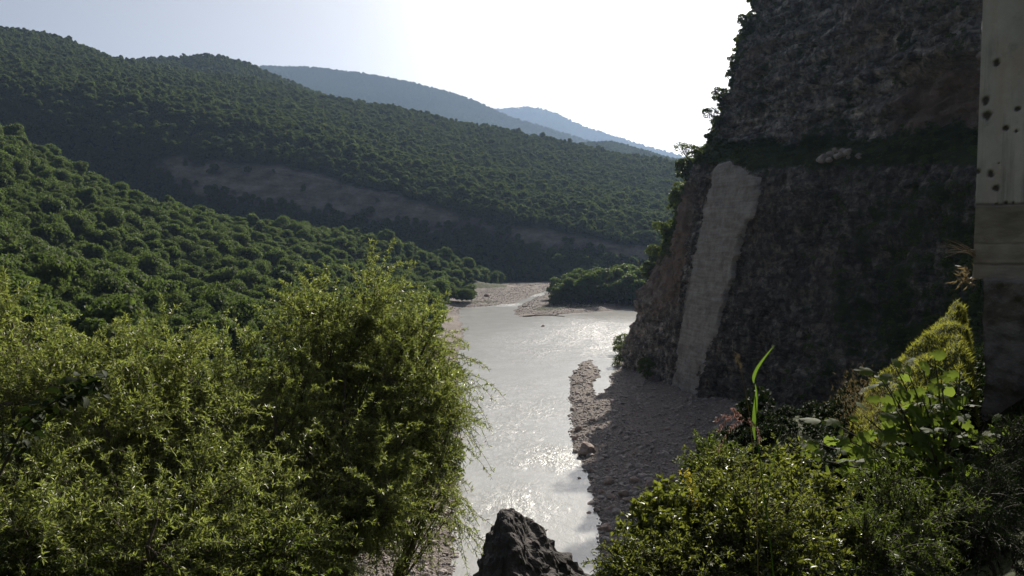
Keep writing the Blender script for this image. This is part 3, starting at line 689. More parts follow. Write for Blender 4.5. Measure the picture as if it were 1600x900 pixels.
for i, (px, d) in enumerate(((868, 520), (905, 512), (950, 505), (985, 498))):      # placed below as island trees
    far_src.append(None)

# island thicket in the bend of the river
isl_crown = [crown_mesh('crown', 4.8, 12.0, 160 + i, 2200, 0.5, 13, 0.10) for i in range(4)]
for c_ in isl_crown: c_.materials.append(M['forest'])
g = np.random.default_rng(44)
isl = []
for row, (d, n_) in enumerate(((486, 9), (500, 9), (514, 9), (530, 8))):
    for q in np.linspace(872 - row * 1, 1015, n_): isl.append((q + g.uniform(-6, 6), d + g.uniform(-5, 5)))
for j, (px, d) in enumerate(isl):
    x = (px - PCX) / FPX * d; z = float(ground_h(np.array([x]), np.array([d]))[0])
    k = j % 4; t = thing('island_tree', ('bushy green tree in the front row on the gravel island' if j < 18 else 'bushy green tree behind the front row on the gravel island'), 'tree', (x, d, max(z, 0.2)), ('front row of trees on the river island' if j < 18 else 'rear trees on the river island'), g.uniform(0, 6.28))
    s = g.uniform(1.0, 1.6) * np.interp(px, [865, 890, 960], [0.75, 1.0, 1.25]); t.scale = (s * 1.15, s * 1.15, s)
    obj('crown', isl_crown[k], None, t); obj('trunk', tree_trunk[k], None, t)

# three far-bank trees also lend their crowns to the far forest
far_src = []
for j, (px, d, lab) in enumerate(((742, 560, 'low round bush alone on the far gravel bar'), (770, 720, 'pale green tree at the foot of the shaded hill, above the gravel'), (800, 716, 'dark tree at the foot of the shaded hill, right of the gravel bar'), (925, 728, 'single pale tree low on the shaded hill behind the island'))):
    x = (px - PCX) / FPX * d; z = float(ground_h(np.array([x]), np.array([float(d)]))[0])
    t = thing('far_tree', lab, 'tree', (x, d, z), 'trees on the far bank'); far_crown[j].materials.append(M['forest_far'])
    t.scale = (0.35,) * 3 if j == 0 else (0.9,) * 3
    far_src.append(obj('crown', far_crown[j], None, t)); obj('trunk', tree_trunk[j], None, t)
g = np.random.default_rng(51)
pts = scatter_surface(hv2[:-6], 170000, 5.6, 5, mask=np.clip(rockf[:-6] * 1.05, 0, 0.97))
scatter('hillside_forest', pts, g.uniform(0, 6.28, len(pts)), np.exp(g.normal(-0.36, 0.26, len(pts))).clip(0.4, 1.3)[:, None] * g.uniform(.8, 1.25, (len(pts), 3)), g.integers(0, 4, len(pts)), far_src, 'dense broadleaf forest covering the long ridge across the valley', 'forest')
for V, n_, cell, lab in ((h2v[:-4], 9000, 7.5, 'forest on the rounded summit behind the near ridge'), (h3v[:-4], 110000, 15, 'hazy blue forest on the skyline ridge'), (h4v[:-4], 50000, 30, 'pale blue forest on the farthest mountain'), (h5v[:-4], 14000, 10, 'forest on the low green hill below the blue ridges')):
    pts = scatter_surface(V, n_, cell, n_)
    scatter('hill_forest', pts, g.uniform(0, 6.28, len(pts)), g.uniform(0.8, 1.3, len(pts)) * cell / 7.0, g.integers(0, 4, len(pts)), far_src, lab, 'forest')

# ------------------------------------------------------------------ cliff plants
def bush(name, label, loc, r, h, seed, mat, n=900, card=0.16, group=None, lobes=8, stems=4, lean=(0, 0)):
    t = thing(name, label, 'bush', tuple(loc), group)
    me_ = crown_mesh('foliage', r, h, seed, n, card, lobes, 0.05, core=False)
    co = np.empty(len(me_.vertices) * 3, np.float32); me_.vertices.foreach_get('co', co); co = co.reshape(-1, 3)
    co[:, 0] += lean[0] * co[:, 2]; co[:, 1] += lean[1] * co[:, 2]; co[:, 2] -= h * 0.12; me_.vertices.foreach_set('co', co.ravel())
    f = obj('foliage', me_, mat, t); f['kind'] = 'stuff'
    g_ = np.random.default_rng(seed + 1)
    for s in range(stems):
        mb = MB(); a = g_.uniform(0, 6.28); e = np.array([math.cos(a) * r * .5 + lean[0] * h * .6, math.sin(a) * r * .5 + lean[1] * h * .6, h * .65])
        mb.tube(bez(np.array([0, 0, -0.15 * h]), np.array([e[0] * .3, e[1] * .3, h * .4]), e, 6), np.linspace(r * .04, r * .012, 6), 5)
        obj('stem', mb.mesh('stem'), M['dark_bark'], t)
    return t
g = np.random.default_rng(61)
_qx, _qy, _qf = proj(pos[:NF])
def cliff_edge(py):
    m_ = np.where(np.abs(_qy - py) < 4, _qx, 1e9); i = np.unravel_index(np.argmin(m_), m_.shape); return pos[:NF][i].copy()
edge = [(1170, 30, 2.6, 'bare-branched bush topmost on the cliff edge'), (1160, 62, 2.2, 'small bush clinging high on the cliff edge'), (1150, 92, 2.2, 'bush on the cliff edge just above the middle tuft'), (1143, 118, 2.4, 'shaggy bush midway up the cliff edge'), (1136, 145, 2.8, 'dark bush on the cliff edge above the leaning tree'), (1118, 182, 3.4, 'tree leaning out sideways from the cliff edge against the sky'), (1128, 215, 2.0, 'small bush under the leaning tree on the cliff edge'), (1112, 238, 2.2, 'low bush where the cliff edge meets the shoulder')]
for k, (px, py, r, lab) in enumerate(edge):
    p = cliff_edge(py + 6); bush('cliff_bush', lab, p + np.array([0.9, -0.6, -1.2]), r, r * 1.7, 200 + k, M['bush'], 1500, 0.24, 'bushes along the upper cliff edge', lean=(-0.45, -0.1))
should = [(1088, 250, 4.2, 'large rounded bush on top of the rock shoulder'), (1068, 268, 3.2, 'bush just below the top of the rock shoulder'), (1046, 298, 3.4, 'bush midway along the sloping rock shoulder'), (1030, 322, 3.0, 'bush low on the sloping rock shoulder'), (1010, 362, 3.2, 'bush on the outer lip of the rock shoulder'), (994, 392, 3.2, 'bush hanging over the outer rock corner'), (986, 420, 2.6, 'lowest bush on the outer rock corner')]
for k, (px, py, r, lab) in enumerate(should):
    p = cliff_edge(py + 8); bush('shoulder_bush', lab, p + np.array([0.9, -0.5, -1.0]), r * 1.25, r * 1.9, 230 + k, M['bush'], 2600, 0.26, 'bushes on the rock shoulder', lean=(-0.2, -0.1))
for k, (px, py, d, r, lab) in enumerate(((975, 500, 288, 4.0, 'leafy bush at the waterline below the outer rock corner'), (968, 545, 262, 3.6, 'dark bush at the cliff foot beside the blue inlet'), (1012, 612, 222, 3.4, 'shaded bush at the foot of the brown rock face'))):
    x = (px - PCX) / FPX * d; z = float(ground_h(np.array([x]), np.array([float(d)]))[0])
    bush('bank_bush', lab, (x, d, max(z, .1)), r, r * 2.0, 260 + k, M['bush'], 1500, 0.3)
# ground cover on ledges and the mossy apron: nobody could count it
tuft = crown_mesh('foliage', 1.0, 1.3, 290, 260, 0.16, 6, 0.05, core=False); tuft.materials.append(M['bush'])
mm_ = (moss * (1 - scar)).copy(); mm_[NF:] = 0
pts = scatter_surface(pos[:NF + 2], 26000, 1.0, 77, mask=np.clip(1.25 - mm_[:NF + 2] * 1.1, 0, 1))
pts = pts[(pts[:, 2] > 4)]
ep = np.array([cliff_edge(y_) for y_ in np.linspace(0, 300, 150)]); ep = ep[g.uniform(size=len(ep)) < 0.75]
pts = np.r_[pts, ep + np.array([0.2, -0.3, 0.2])]
ledge_bush = thing('ledge_bush', 'small bush beside the pale rubble on the cliff ledge', 'bush', tuple(cliff_pt(1268, 250)))
tuft_o = obj('foliage', tuft, None, ledge_bush); tuft_o['kind'] = 'stuff'
scatter('cliff_vegetation', pts - np.array([0, 0, 0.5]), g.uniform(0, 6.28, len(pts)), g.uniform(0.35, 1.1, len(pts)) * np.where(pts[:, 1] > 222, 1.5, 1), np.zeros(len(pts)), [tuft_o], 'low green growth on the ledges and lower face of the cliff', 'vegetation')

# ------------------------------------------------------------------ stones, boulders and driftwood
def rock_mesh(name, size, seed, sub=3, rough=0.35, flat=0.8, freq=1.3, facet=True):
    import bmesh
    bm = bmesh.new(); bmesh.ops.create_icosphere(bm, subdivisions=sub, radius=1.0)
    v = np.array([x.co[:] for x in bm.verts])
    gg = np.random.default_rng(seed)
    if facet:
        for _ in range(10):
            d = rand_dirs(1, gg)[0]; c_ = gg.uniform(0.55, 0.85); ex = np.maximum(v @ d - c_, 0); v = v - ex[:, None] * d * 0.9
    v = v * (1 + rough * fbm(v * freq + seed, 4, seed))[:, None] * np.array(size) * np.array([1, 1, flat])
    for x, c_ in zip(bm.verts, v): x.co = c_
    me_ = bpy.data.meshes.new(name); bm.to_mesh(me_); bm.free(); return me_
def gz0(p): return float(ground_h(p[:1], p[1:2])[0])
bl = [(915, 708, 2.0, 'large reddish boulder at the water edge by the shadow line'), (905, 672, 1.0, 'brown boulder on the dark outcrop at the water edge'), (898, 684, 0.8, 'small brown boulder at the waterline above the large reddish one'), (925, 662, 0.9, 'boulder inside the shadow behind the dark outcrop'), (925, 735, 0.6, 'small grey boulder just below the large reddish one'), (940, 770, 0.6, 'pale boulder on the sunlit pebble bank'), (933, 795, 0.55, 'dark boulder at the waterline below the pebble bank'), (921, 798, 0.4, 'small stone standing in the water off the pebble bank'), (958, 800, 0.8, 'boulder in the shade right of the pebble bank'), (945, 826, 0.9, 'dark boulder at the lower right water edge'), (975, 780, 0.9, 'grey boulder on the shaded scree beside the pebble bank'), (1020, 775, 1.1, 'dark boulder high on the shaded scree'), (760, 464, 2.2, 'brown mound on the far gravel bar'), (848, 509, 0.9, 'small dark rock out in the river below the island'), (905, 745, 0.35, 'low stone breaking the water beside the bank')]
for k, (px, py, s, lab) in enumerate(bl):
    p = G(px, py, 0.3); z = float(ground_h(p[:1], p[1:2])[0]); r3 = np.random.default_rng(300 + k)
    o = obj('boulder', rock_mesh('boulder', (s * 1.15, s, s), 300 + k, 3, 0.3), M['boulder'], None, (p[0], p[1], max(z, -0.1) + s * 0.25)); o.rotation_euler = (0, 0, r3.uniform(0, 6.28))
    tag(o, lab, 'boulder', 'boulders along the river')
gs = np.random.default_rng(305)
for k in range(16):
    p = G(gs.uniform(940, 1090), gs.uniform(645, 800), 2.0); z = gz0(p); sz_ = gs.uniform(.4, 1.1)
    o = obj('scree_boulder', rock_mesh('scree_boulder', (sz_ * 1.2, sz_, sz_), 320 + k, 2, 0.3), M['boulder'], None, (p[0], p[1], z + sz_ * .2)); o.rotation_euler = (0, 0, gs.uniform(0, 6.28))
    tag(o, 'grey boulder scattered on the shaded scree below the cliff', 'boulder', 'boulders scattered on the shaded scree')
logs = [(845, 832, 3.2, 0.11, 0.9, 'pale driftwood log stranded in the rapid'), (905, 600, 5.5, 0.16, 0.75, 'dark forked driftwood on the gravel spit'), (985, 556, 6.0, 0.2, 1.2, 'bleached driftwood trunk by the blue inlet'), (850, 494, 22.0, 0.35, 0.12, 'long dark trunk lying along the edge of the middle gravel bar'), (825, 481, 7.0, 0.25, 0.2, 'short log on the middle gravel bar')]
for k, (px, py, ln, r, a, lab) in enumerate(logs):
    p = G(px, py, 0.2); z = max(float(ground_h(p[:1], p[1:2])[0]), 0.0)
    t = thing('driftwood', lab, 'driftwood', (p[0], p[1], z + r * 0.8), 'driftwood along the river', a)
    g_ = np.random.default_rng(330 + k); mb = MB(); u = np.linspace(-.5, .5, 9)
    pts_ = np.c_[u * ln, 0.04 * ln * np.sin(u * 5 + k), 0.02 * ln * np.cos(u * 4)]
    mb.tube(pts_, r * np.linspace(1.25, 0.5, 9) * (1 + .1 * g_.normal(size=9)), 7); obj('trunk', mb.mesh('trunk'), M['driftwood'], t)
    for b_ in range(3):
        mb = MB(); q = pts_[2 + b_ * 2]; e = q + np.array([g_.uniform(-.1, .25) * ln, g_.choice([-1, 1]) * g_.uniform(.12, .22) * ln, .05 * ln + r])
        mb.tube(bez(q, (q + e) / 2 + [0, 0, .03 * ln], e, 5), np.linspace(r * .5, r * .15, 5), 5); obj('branch', mb.mesh('branch'), M['driftwood'], t)
    mb = MB(); mb.add(np.r_[rock_pts := np.array([o_ for o_ in (rand_dirs(40, g_) * np.array([.5, 1.1, 1.1]) * r * 1.5 + pts_[0])])], None, np.array([(i, (i + 1) % 40, (i + 7) % 40) for i in range(0, 40)]))
    obj('root_plate', mb.mesh('root_plate'), M['driftwood'], t)
# gravel: instanced from three loose cobbles that are things themselves
cob = []
for k, (px, py, lab) in enumerate(((930, 758, 'rounded pale cobble topmost on the sunlit pebble bank'), (938, 782, 'flat cobble at the lower end of the sunlit pebble bank'), (640, 862, 'grey cobble on the left gravel bank under the willow'))):
    p = G(px, py, 0.4); z = float(ground_h(p[:1], p[1:2])[0])
    o = obj('cobble', rock_mesh('cobble', (0.19, 0.155, 0.13), 350 + k, 2, 0.22, 0.8), M['stone'], None, (p[0], p[1], z + 0.08)); tag(o, lab, 'stone', 'cobbles on the banks'); cob.append(o)
g = np.random.default_rng(71)
q = np.c_[g.uniform(-34, 62, 120000), g.uniform(88, 300, 120000)]; hq, sdq = ground_h(q[:, 0], q[:, 1], True)
pr = np.where(sdq < 12, 0.65, 0.35) * np.clip((300 - q[:, 1]) / 160, 0.15, 1)
ok = (sdq > -0.6) & (hq < 11) & (g.uniform(size=len(q)) < pr) & ((q[:, 0] > 5) | (sdq < 14))
q3 = np.c_[q, hq][ok]; sz = np.exp(g.normal(-0.25, 0.72, len(q3))).clip(0.3, 6.0)
q4 = np.c_[g.uniform(-45, 85, 30000), g.uniform(430, 690, 30000)]; h4_, s4_ = ground_h(q4[:, 0], q4[:, 1], True)
ok = (s4_ > -0.3) & (s4_ < 40) & (h4_ < 3); q5 = np.c_[q4, h4_][ok]
allp = np.r_[q3, q5]; sz = np.r_[sz, np.exp(g.normal(0.0, 0.5, len(q5))).clip(0.4, 3)]
scatter('gravel', allp + np.array([0, 0, 0.03]), g.uniform(0, 6.28, len(allp)), sz, g.integers(0, 3, len(allp)), cob, 'loose cobbles and gravel strewn over the river banks and scree', 'gravel', g.normal(0, .3, (len(allp), 2)))
# pale rubble on the cliff ledge
p = cliff_pt(1325, 240)
rub = []
for k in range(12):
    s = 0.5 + 0.9 * random.random(); o = obj('ledge_rock', rock_mesh('ledge_rock', (s, s, s), 380 + k, 2, 0.3), M['stone'], None, p + np.array([random.uniform(-4, 1.5), random.uniform(-5, 5), random.uniform(-1.2, 1.0)]))
    tag(o, 'pale angular rock in the rubble heap on the cliff ledge', 'rock', 'rubble heap on the cliff ledge')

# ------------------------------------------------------------------ willows in front
def willow(name, label, base, lobes, seed, leaf_per_m=85, twigs=130, leaf=0.072, dens=1.0, mat='willow', cat='tree', leafw=0.23, wood='bark', tw_len=(0.45, 1.0), droop=0.15, wr=1.0):
    g_ = np.random.default_rng(seed); base = np.array(base, float)
    t = thing(name, label, cat, tuple(base)); L0 = []
    tr = MB(); fork = np.zeros(3)
    cen = np.mean([l[0] for l in lobes], 0) - base
    fork = np.array([cen[0] * .25, cen[1] * .25, max(cen[2] * .35, 0.3)])
    tr.tube(bez(np.array([0, 0, -0.4]), fork * .5 + g_.normal(size=3) * .1, fork, 8), np.linspace(.13, .09, 8) * wr, 8)
    obj('trunk', tr.mesh('trunk', True), M[wood], t)
    tw = MB(); B, D, LN = [], [], []
    for (c_, r_) in lobes:
        c_ = np.array(c_) - base; r_ = np.array(r_, float); mb = MB()
        end = c_ + np.array([0, 0, r_[2] * .35])
        limb = bez(fork, fork * .5 + c_ * .5 + g_.normal(size=3) * .35, end, 12); mb.tube(limb, np.linspace(.07, .018, 12) * wr, 6)
        obj('limb', mb.mesh('limb', True), M[wood], t)
        nb = max(6, int(twigs * dens / 9))
        for b_ in range(nb):
            s0 = limb[g_.integers(3, 12)]; e = c_ + rand_dirs(1, g_)[0] * r_ * g_.uniform(.35, .95)
            br = bez(s0, (s0 + e) / 2 + np.array([0, 0, .18]) + g_.normal(size=3) * .12, e, 7); tw.tube(br, np.linspace(.018, .006, 7) * wr, 4)
            for w in range(9):
                k = g_.integers(2, 7); p0 = br[k]; ln = g_.uniform(*tw_len)
                d = unit(unit(e - s0) * .6 + rand_dirs(1, g_)[0] * .9 + unit(p0 - c_) * .6 + np.array([0, 0, .15]))
                p1 = p0 + d * ln * .55; p2 = p0 + d * ln + np.array([0, 0, -droop * ln])
                cur = bez(p0, p1 + np.array([0, 0, .08]), p2, 6); tw.tube(cur, np.linspace(.006, .0025, 6), 3)
                n = int(ln * leaf_per_m); u = g_.uniform(.08, 1, n); ii = np.minimum((u * 5).astype(int), 4); f = (u * 5 - ii)[:, None]
                B.append(cur[ii] * (1 - f) + cur[ii + 1] * f); dd = unit(cur[ii + 1] - cur[ii]); D.append(unit(dd * .5 + rand_dirs(n, g_) * .95 + np.array([0, 0, .05]))); LN.append(leaf * g_.uniform(.6, 1.25, n))
    obj('twigs', tw.mesh('twigs'), M[wood], t)['kind'] = 'stuff'
    B, D, LN = np.concatenate(B), np.concatenate(D), np.concatenate(LN)
    v, tri = leaf_tris(B, D, unit(rand_dirs(len(B), g_) + np.array([0, 0, .8])), LN, LN * leafw)
    f = obj('leaves', np_mesh('leaves', v, None, tri), M[mat], t); f['kind'] = 'stuff'
    return t, len(B)
def lobe(px, py, d, rx, ry, rz): return (P(px, py, d), (rx, ry, rz))
def wlobe(px, py, d, rx, ry, rz):
    dd = d - max(0, (py - 470) / 1256 * d) * 0.75; k = dd / d
    return (P(px, py, dd), (rx * k, ry * 0.55 * k, rz * k))
def gz(x, y): return float(ground_h(np.array([float(x)]), np.array([float(y)]))[0])
nl = 0
x, y = -3.9, 12.3
_, n_ = willow('willow', 'large yellow-green willow with its tip highest, beside the river', (x, y, gz(x, y)), [wlobe(560, 512, 14.5, .75, 1.1, .7), wlobe(470, 548, 14.2, .9, 1.2, .9), wlobe(620, 545, 14.5, .95, 1.2, .85), wlobe(390, 585, 14, .8, 1.1, .9), wlobe(540, 620, 14, 1.1, 1.3, .95), wlobe(640, 640, 14.3, .7, 1.0, .75), wlobe(430, 680, 13.6, 1.0, 1.2, .95), wlobe(540, 755, 13.6, .95, 1.2, .8), wlobe(410, 820, 13, 1.0, 1.1, .9), wlobe(625, 735, 14.2, .6, .8, .6), wlobe(600, 800, 13.6, .5, .7, .45), wlobe(680, 660, 14.4, .3, .6, .5), wlobe(330, 640, 13.6, .8, 1.0, .9), wlobe(340, 780, 13, .9, 1.0, .9), wlobe(430, 880, 13, 1.0, 1.0, .7), wlobe(360, 880, 12.6, 1.0, 1.0, .7), wlobe(585, 468, 14.5, .42, .6, .42), wlobe(500, 496, 14.3, .55, .7, .42), wlobe(650, 525, 14.5, .5, .7, .45), wlobe(665, 555, 14.5, .42, .7, .55)], 401, twigs=150); nl += n_
x, y = -4.6, 10.5
_, n_ = willow('willow', 'middle willow with visible bare branches, left of the tallest one', (x, y, gz(x, y)), [wlobe(300, 596, 13, .75, 1.0, .65), wlobe(215, 604, 12.6, .8, 1.0, .75), wlobe(280, 670, 12.4, 1.0, 1.2, .85), wlobe(170, 690, 12, .9, 1.0, .85), wlobe(300, 790, 12, 1.0, 1.1, .85), wlobe(180, 810, 11.6, 1.0, 1.0, .85), wlobe(120, 592, 12.6, .7, .9, .7), wlobe(230, 880, 11.4, 1.0, 1.0, .7), wlobe(90, 640, 12.0, .8, .9, .8), wlobe(250, 566, 13, .5, .8, .4)], 402, twigs=140); nl += n_
x, y = -6.8, 10.5
_, n_ = willow('willow', 'leftmost willow cut by the picture edge', (x, y, gz(x, y)), [wlobe(20, 528, 12.6, .75, 1.0, .75), wlobe(70, 590, 12.4, .8, 1.0, .8), wlobe(-60, 560, 12, .9, 1.0, .9), wlobe(20, 660, 12, .9, 1.1, .85), wlobe(60, 780, 11.5, 1.0, 1.0, .9), wlobe(-60, 740, 11.5, 1.0, 1.0, 1.0), wlobe(40, 860, 11, 1., 1., .8)], 403, twigs=140); nl += n_
x, y = -3.2, 12.9
_, n_ = willow('willow', 'thin drooping willow sprays hanging over the water right of the tallest willow', (x, y, gz(x, y)), [wlobe(698, 600, 15, .2, .5, .4), wlobe(700, 690, 15, .26, .5, .45), wlobe(690, 780, 15, .32, .5, .4)], 404, twigs=85, leaf_per_m=60, droop=.6); nl += n_
print('willow leaves', nl)

# rounded bushes and trees on the left bank below the willows
g = np.random.default_rng(81)
for k, (px, py, d, r, lab) in enumerate(((640, 745, 118, 5.5, 'large dark rounded bush on the left bank behind the willow'), (690, 715, 140, 4.5, 'grey-green bush at the water edge behind the willow sprays'), (600, 770, 108, 4.8, 'dark bush on the left bank above the gravel'), (700, 660, 175, 4.5, 'upper bush along the left water edge'), (560, 800, 102, 4.5, 'lowest dark bush at the left end of the gravel bank'), (705, 610, 215, 5.0, 'far bush along the left water edge'), (655, 680, 150, 5.5, 'tall dark bush set back from the left water edge'))):
    x = (px - PCX) / FPX * d; z = gz(x, d)
    bush('bank_bush', lab, (x, d, z), r, r * 1.8, 500 + k, M['bush'], 2600, 0.34, 'bushes on the left bank', 10)

# ------------------------------------------------------------------ foreground rock
import bmesh
bm = bmesh.new(); bmesh.ops.create_icosphere(bm, subdivisions=6, radius=1.0)
v = np.array([x_.co[:] for x_ in bm.verts])
v = v * (1 + .16 * fbm(v * 1.6, 4, 600))[:, None]
v = v * np.array([0.85, 0.75, 1.0])
tz = np.clip((v[:, 2] + 1) / 2, 0, 1)
w_ = v.copy(); w_[:, 0] = v[:, 0] * (1.5 - 1.2 * tz) + 0.95 * (1 - tz) ** 1.2 ; w_[:, 2] = (tz * 1.9 - 1.1)
w_ += unit(v) * (0.11 * fbm(w_ * 4, 5, 601, 0.6) + 0.05 * np.sign(fbm(w_ * 9, 2, 602)) * np.abs(fbm(w_ * 9, 3, 602)) ** .5)[:, None]
for x_, c_ in zip(bm.verts, w_): x_.co = c_
me = bpy.data.meshes.new('outcrop'); bm.to_mesh(me); bm.free()
rp = P(772, 806, 8.0)
outc = obj('rock_outcrop', me, M['backlit_rock'], None, (rp[0] + 0.12, 8.0, rp[2] - 0.82))
tag(outc, 'dark pitted pointed rock at the bottom centre above the river', 'rock')

# ------------------------------------------------------------------ concrete pillar with its rock footing
PD = 13.0; PA = math.radians(31)
c0 = P(1520, 435, PD)
nxw, nzw = 150, 300
wd, ht = 3.2, 5.6
uu = np.linspace(0, wd, nxw) ** 1.0; zz = np.linspace(0, ht, nzw)
U, Z = np.meshgrid(uu, zz); DY = 0.004 * fbm(np.stack([U * 4, Z * 4, 0 * U], -1), 4, 610)
pock = np.zeros_like(U)
for px, py, r, e in ((1557, 97, .055, 1.4), (1540, 158, .06, 1.4), (1543, 180, .065, 1.2), (1571, 200, .05, 1.1), (1588, 205, .03, 1), (1548, 272, .055, 1.1), (1556, 294, .045, 1.2), (1572, 317, .03, 1), (1583, 317, .03, 1), (1557, 318, .02, 1), (1528, 268, .035, 1.3), (1560, 255, .015, 1), (1590, 170, .05, .8)):
    rd = ray(px, py); cen_ = np.array([0, 0, CAM_Z]); pn = np.array([math.sin(PA), math.cos(PA), 0]); hit = cen_ + rd * (((c0 - cen_) @ pn) / (rd @ pn)) - c0
    w3 = np.array([hit[0] * math.cos(PA) - hit[1] * math.sin(PA), 0, hit[2]])
    rr_ = np.hypot((U - w3[0]), (Z - w3[2]) / e) / (r * (1 + .6 * fbm(np.stack([U * 16, Z * 16, 0 * U + px], -1), 3, 611)))
    pock = np.maximum(pock, np.clip((1.0 - rr_) / .35, 0, 1))
DY = DY + 0.045 * pock
zl = P(1520, 320, PD)[2] - c0[2]; zb1 = P(1520, 380, PD)[2] - c0[2]; zb2 = P(1520, 412, PD)[2] - c0[2]
zj = Z + 0.02 * fbm(np.stack([U * 3, Z * 0, 0 * U], -1), 3, 612)
low = np.clip((zl - zj) / .02, 0, 1); bandA = np.exp(-((zj - zl) / .02) ** 2) + .6 * np.exp(-((zj - zb1) / .015) ** 2) + .8 * np.exp(-((zj - zb2) / .02) ** 2)
bandA = np.maximum(bandA, .25 * np.clip((zj - zb1) / .02, 0, 1) * np.clip((zl - .02 - zj) / .02, 0, 1) * np.clip((1.0 - U) / .3, 0, 1) * (fbm(np.stack([U * 2, Z * 2, 0 * U], -1), 3, 613) > -.35))
DY = DY + 0.015 * np.clip(bandA, 0, 1) - 0.03 * low
front = np.stack([U, DY, Z], -1).reshape(-1, 3)
ny_ = 60; yy = np.linspace(0, 2.5, ny_)
Yg, Zg = np.meshgrid(yy, zz); bow = 0.02 * fbm(np.stack([Yg * 3, Zg * 3, 0 * Yg], -1), 3, 614)
sidev = np.stack([bow * np.clip(Yg / .2, 0, 1), Yg + DY[:, :1] * np.clip(1 - Yg / .2, 0, 1), Zg], -1).reshape(-1, 3)
mb = MB(); mb.add(front, grid_quads(nzw, nxw)); mb.add(sidev, grid_quads(nzw, ny_)[:, ::-1])
tp = np.array([(0, 0, ht), (wd, 0, ht), (wd, 2.5, ht), (0, 2.5, ht)]); mb.add(tp, [[0, 1, 2, 3]]); tb = tp.copy(); tb[:, 2] = 0; mb.add(tb, [[3, 2, 1, 0]])
mb.add(np.array([(wd, 0, 0), (wd, 2.5, 0), (wd, 2.5, ht), (wd, 0, ht)]), [[0, 1, 2, 3]])
me = mb.mesh('pillar', False)
nside = len(sidev)
attr(me, 'low', np.r_[low.ravel(), np.clip((zl - Zg) / .02, 0, 1).ravel(), np.zeros(12)]); attr(me, 'band', np.r_[np.clip(bandA, 0, 1).ravel(), np.zeros(nside + 12)]); attr(me, 'pock', np.r_[pock.ravel(), np.zeros(nside + 12)])
pil = obj('concrete_pillar', me, M['concrete'], None, tuple(c0)); pil.rotation_euler = (0, 0, -PA)
tag(pil, 'stained greenish concrete pillar with shell pocks at the right edge', 'pillar')
# footing
nu, nv = 90, 120
Uf, Vf = np.meshgrid(np.linspace(-0.12, 4.2, nu), np.linspace(0, 1, nv))
Zf = -4.6 + Vf * 4.66; fp = np.stack([Uf, 0 * Uf, Zf], -1)
Yf = -0.35 - 0.55 * (1 - Vf) + 0.35 * fbm(fp * 1.3, 5, 620) + 0.10 * fbm(fp * 5, 4, 621) + np.clip(0.10 - Uf, 0, 1) ** .6 * 5.0
Yf = np.where(Vf > 0.985, Yf + (Vf - .985) / .015 * 1.2, Yf)
Xf = np.where(Uf < 0.1, 0.1 + (0.1 - Uf) * 1.5, Uf) + 0.15 * fbm(fp * 1.7, 4, 622) + np.where(Vf < 1, .0, 0) + 0.06
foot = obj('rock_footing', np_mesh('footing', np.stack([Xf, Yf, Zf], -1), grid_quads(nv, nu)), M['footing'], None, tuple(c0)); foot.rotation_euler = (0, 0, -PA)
tag(foot, 'dark shaded rough rock footing under the concrete pillar', 'rock')

# ------------------------------------------------------------------ sunlit grass bank beside the footing
gm_pts = [(1360, 612, 12.6), (1405, 565, 12.9), (1450, 522, 13.2), (1496, 470, 13.5), (1522, 505, 13.3), (1530, 560, 12.8)]
nu, nv = 60, 50
Lc = np.array([P(*q_) for q_ in ((1340, 640, 12.6), (1372, 588, 12.8), (1412, 552, 13.0), (1455, 516, 13.2), (1494, 470, 13.4), (1508, 482, 13.4), (1516, 540, 13.2))])
lt = np.linspace(0, 1, len(Lc)); ut = np.linspace(0, 1, nu)
crest = np.stack([np.interp(ut, lt, Lc[:, k]) for k in range(3)], 1)
vv = np.linspace(-1, 1, nv)[:, None, None]
down = np.array([-0.5, -1.0, -0.42]); backd = np.array([-0.2, 1.0, -2.2])
bank = crest[None] + np.where(vv < 0, -vv * down * 2.2, vv * backd * 2.2)
bank[..., 2] += 0.20 * fbm(bank * 2.2, 4, 630)
bk = obj('grass_bank', np_mesh('bank', bank, grid_quads(nv, nu), smooth=True), M['ground'], None); attr(bk.data, 'veg', np.ones(nu * nv)); attr(bk.data, 'wet', np.zeros(nu * nv))
struct(bk, 'small steep grassy spur beside the rock footing')
g = np.random.default_rng(91)
gp = scatter_surface(bank, 38000, 0.001, 91)
n = len(gp); dirs = unit(np.c_[g.normal(0, .6, n) - .15, g.normal(0, .6, n) - .25, g.uniform(.3, 1.1, n)])
cl_ = fbm(gp * 4.0, 3, 633); ln = g.uniform(.04, .10, n) * (1.1 + .7 * cl_)
v, tri = leaf_tris(gp - dirs * .02, dirs, unit(g.normal(size=(n, 3))), ln, ln * .08, .15)
grass = obj('bank_grass', np_mesh('grass', v, None, tri), M['grass']); tag(grass, 'bright yellow-green sunlit grass on the steep spur', 'grass', kind='stuff')

# dry stalks poking past the pillar corner
t = thing('dry_grass_tuft', 'bleached dry stalks sticking out beside the pillar base', 'dry grass', tuple(P(1522, 400, 12.9)))
g = np.random.default_rng(95)
for k in range(11):
    e = P(1462 + g.uniform(0, 40), 384 + g.normal(0, 8), 12.7 + g.uniform(-.2, .2)) - np.array(t.location); mb = MB()
    s0 = np.array([0.05, .05, g.normal(0, .06)]); mb.tube(bez(s0, (s0 + e) / 2 + np.array([0, 0, .05]), e, 7), np.linspace(.006, .0025, 7), 4); obj('stalk', mb.mesh('stalk'), M['dry_grass'], t)
v, tri = leaf_tris(P(1505, 432, 12.7) - np.array(t.location) + g.normal(0, .07, (60, 3)), rand_dirs(60, g), rand_dirs(60, g), .13, .03); obj('dead_leaves', np_mesh('dead_leaves', v, None, tri), M['dry_grass'], t)['kind'] = 'stuff'

